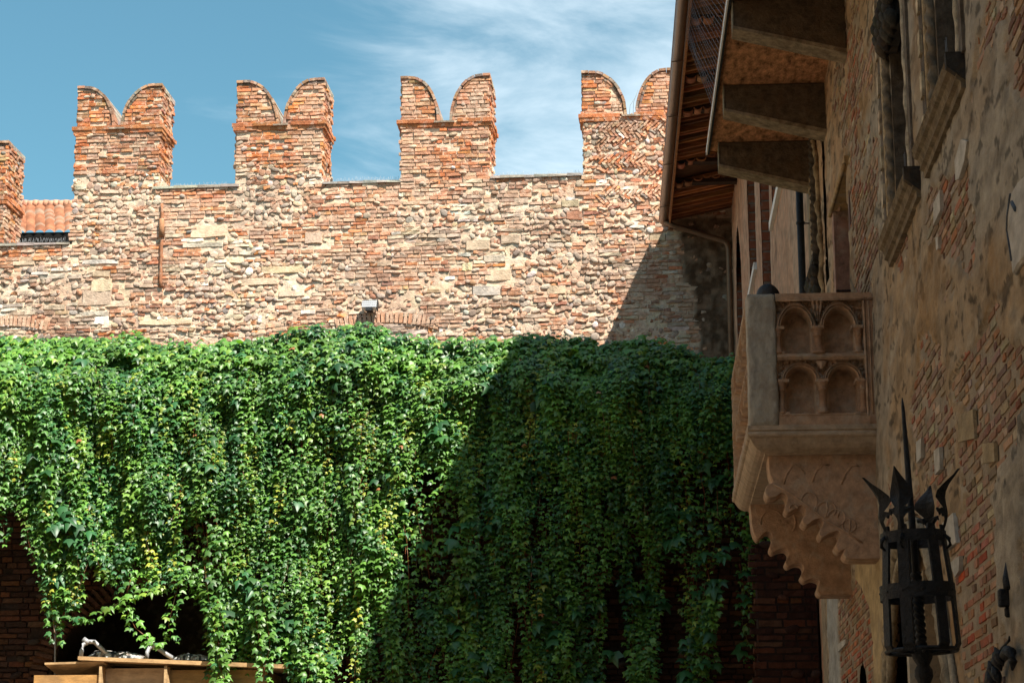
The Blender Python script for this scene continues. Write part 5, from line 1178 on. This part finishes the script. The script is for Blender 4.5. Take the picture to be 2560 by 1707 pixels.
def leaf(a, hgt, curl):
    s = MB(); tang = (-TX*math.sin(a) + Vector((0, 1, 0))*math.cos(a)); rad = (rp(800, a, 1)-ctr(800)).normalized(); b = rp(800, a, .138)
    prof = [(0, .020), (.08, .015), (.18, .016), (.25, .030), (.30, .058), (.335, .054), (.37, .026), (.44, .040), (.54, .056), (.64, .052), (.76, .036), (.88, .018), (1.0, .001)]
    vs = []; fs = []; n = len(prof)
    for t, wd in prof:
        c = b + AX*hgt*t + rad*(curl*t**1.8 + .016*math.sin(t*math.pi*2.3))
        for (q, dr) in ((-wd, .0), (0, .007), (wd, .0), (0, -.007)): vs.append(c + tang*q + rad*(dr - .012*(abs(q)/.04)**2))
    fs = [(i*4+j, i*4+(j+1) % 4, (i+1)*4+(j+1) % 4, (i+1)*4+j) for i in range(n-1) for j in range(4)]; s.add(vs, fs)
    for sg in (-1, 1):   # side curls at the leaf's waist
        c = b + AX*hgt*.33 + tang*sg*.034; s.tube([c-AX*.02-tang*sg*.01, c, c+tang*sg*.018+AX*.003-rad*.004, c+tang*sg*.022-AX*.012], [.006, .008, .007, .003], 6)
    c = b - AX*.045 + rad*.004; s.tube([c+AX*.03, c+rad*.022+AX*.005, c+rad*.026-AX*.022, c+rad*.008-AX*.038], [.006, .010, .009, .004], 6)   # scroll under the ring
    s.build('leaf', M_IRON, lan)
for a, hg, cu in ((ANG[0], .25, .085), (ANG[1], .285, .03), (ANG[3], .275, .085), (R(50), .24, .03)): leaf(a, hg, cu)
s = MB(); s.tube([ctr(790), z8(405, 90), z8(403, 84)] if False else [ctr(1000), ctr(820), ctr(790), ctr(790).lerp(z8(405, 92), .5), ctr(790).lerp(z8(405, 92), .93), z8(405, 92)], [.017, .016, .0165, .0135, .008, .002], 10); s.build('spike', M_IRON, lan)
s = MB(); s.twist([ctr(1000+ (1412-1000)*i/60) for i in range(61)], .022, 4, (.5,)*3, 3); s.lathe(ctr(1075), [(-.03, .012), (-.02, .03), (0, .036), (.02, .03), (.03, .012)], 12, (.5,)*3, AX)
s.lathe(ctr(1568)-AX*.05, [(0, .018), (.02, .034), (.05, .028), (.08, .042), (.11, .040), (.13, .028), (.16, .044), (.185, .05), (.20, .058), (.215, .03)], 14, (.5,)*3, AX)
s.tube([ctr(1568)-AX*.36, ctr(1568)-AX*.04], .022, 10); b = ctr(1568)-AX*.36
s.tube([b+AX*.04, b+Vector((.10, 0, -.06)), Vector((XW-.25, LY+.02, b.z-.10)), Vector((XW-.03, LY+.02, b.z-.12))], .020, 8); s.box((XW-.04, LY-.05, b.z-.25), (XW-.004, LY+.09, b.z+.03))
s.tube([b-AX*.02, b+Vector((.12, 0, -.22)), Vector((XW-.2, LY+.02, b.z-.28)), Vector((XW-.03, LY+.02, b.z-.22))], .012, 8); s.build('stem', M_IRON, lan)

# small wall irons at the right
hk = hp(2515, 1490); hb_ = thing('iron_box', 'small black iron box with a pointed spike, right of the torch basket', 'wall fitting', (XW, hk[0], hk[1]-.1))
s = MB(); cy, czv = hk; cy -= .0
a = onX(2500, 1473, XW-.04); b = onX(2528, 1515, XW-.0)
s.box((XW-.055, b.y, b.z-.0), (XW+.01, a.y+.0, a.z), (.5,)*3); s.box((XW-.03, b.y+.03, b.z-.05), (XW+.01, a.y-.04, b.z), (.5,)*3); o = s.build('box', M_IRON, hb_); o.modifiers.new('b', 'BEVEL').width = .008
s = MB(); t = onX(2515, 1405, XW-.01); m_ = onX(2518, 1470, XW-.02); s.tube([m_, m_.lerp(t, .35), t], [.018, .022, .003], 8); s.build('spike', M_IRON, hb_)
def hh3(x, y, off=.06): return onX(2400+x/4.39, 1350+y/4.39, XW-off)
sc_ = thing('iron_scroll', 'black scrolled wrought iron arm with leaves at the bottom right corner of the house wall', 'wall fitting', hh3(440, 1560, 0))
s = MB(); s.tube([hh3(350, 1700), hh3(345, 1568), hh3(352, 1470), hh3(375, 1380), hh3(420, 1320), hh3(480, 1270), hh3(520, 1210), hh3(560, 1230), hh3(585, 1330), hh3(575, 1420)], [.035, .036, .034, .03, .027, .024, .026, .026, .02, .006], 10); s.build('arm', M_IRON, sc_)
s = MB(); s.tube([hh3(440, 1260), hh3(455, 1190), hh3(500, 1140), hh3(540, 1095), hh3(542, 1050)], [.008, .008, .007, .007, .003], 7)
for (x_, y_) in ((360, 1420), (410, 1330), (345, 1540), (430, 1275), (400, 1480)): s.lathe(hh3(x_, y_, .08), [(-.05, .003), (-.02, .022), (.01, .026), (.05, .004)], 8, (.5,)*3, (-.3, .3, .9))
s.build('leaf', M_IRON, sc_)
pts = [(2562, 452), (2543, 485), (2535, 540), (2534, 575), (2540, 610), (2546, 650), (2550, 690), (2562, 665)]
P = [hp(a, b) for a, b in pts]; ye = min(p[0] for p in P)
poly = [(XW, y, z) for y, z in P] + [(XW, 2*ye-y-.2, z-.03) for y, z in P[::-1]]
pl = thing('stone_crest', 'pale worn stone shield on brown plaster, cut off by the photo edge', 'crest', (XW, ye, P[5][1]))
s = MB(); s.prism(poly, (-.035, 0, 0), (.52, .49, .44)); o = s.build('shield', M_PLASTER, pl); o.modifiers.new('b', 'BEVEL').width = .012
s = MB(); q = [(XW-.036, y-.03, z-.01) for y, z in P[1:6]]; s.tube(q, .007, 6, (.12, .14, .17)); s.tube([(XW-.036, P[1][0]-.06, P[1][1]-.06), (XW-.036, P[1][0]-.14, P[1][1]-.12)], .012, 6, (.10, .13, .17)); s.build('relief', M_DARKST, pl)
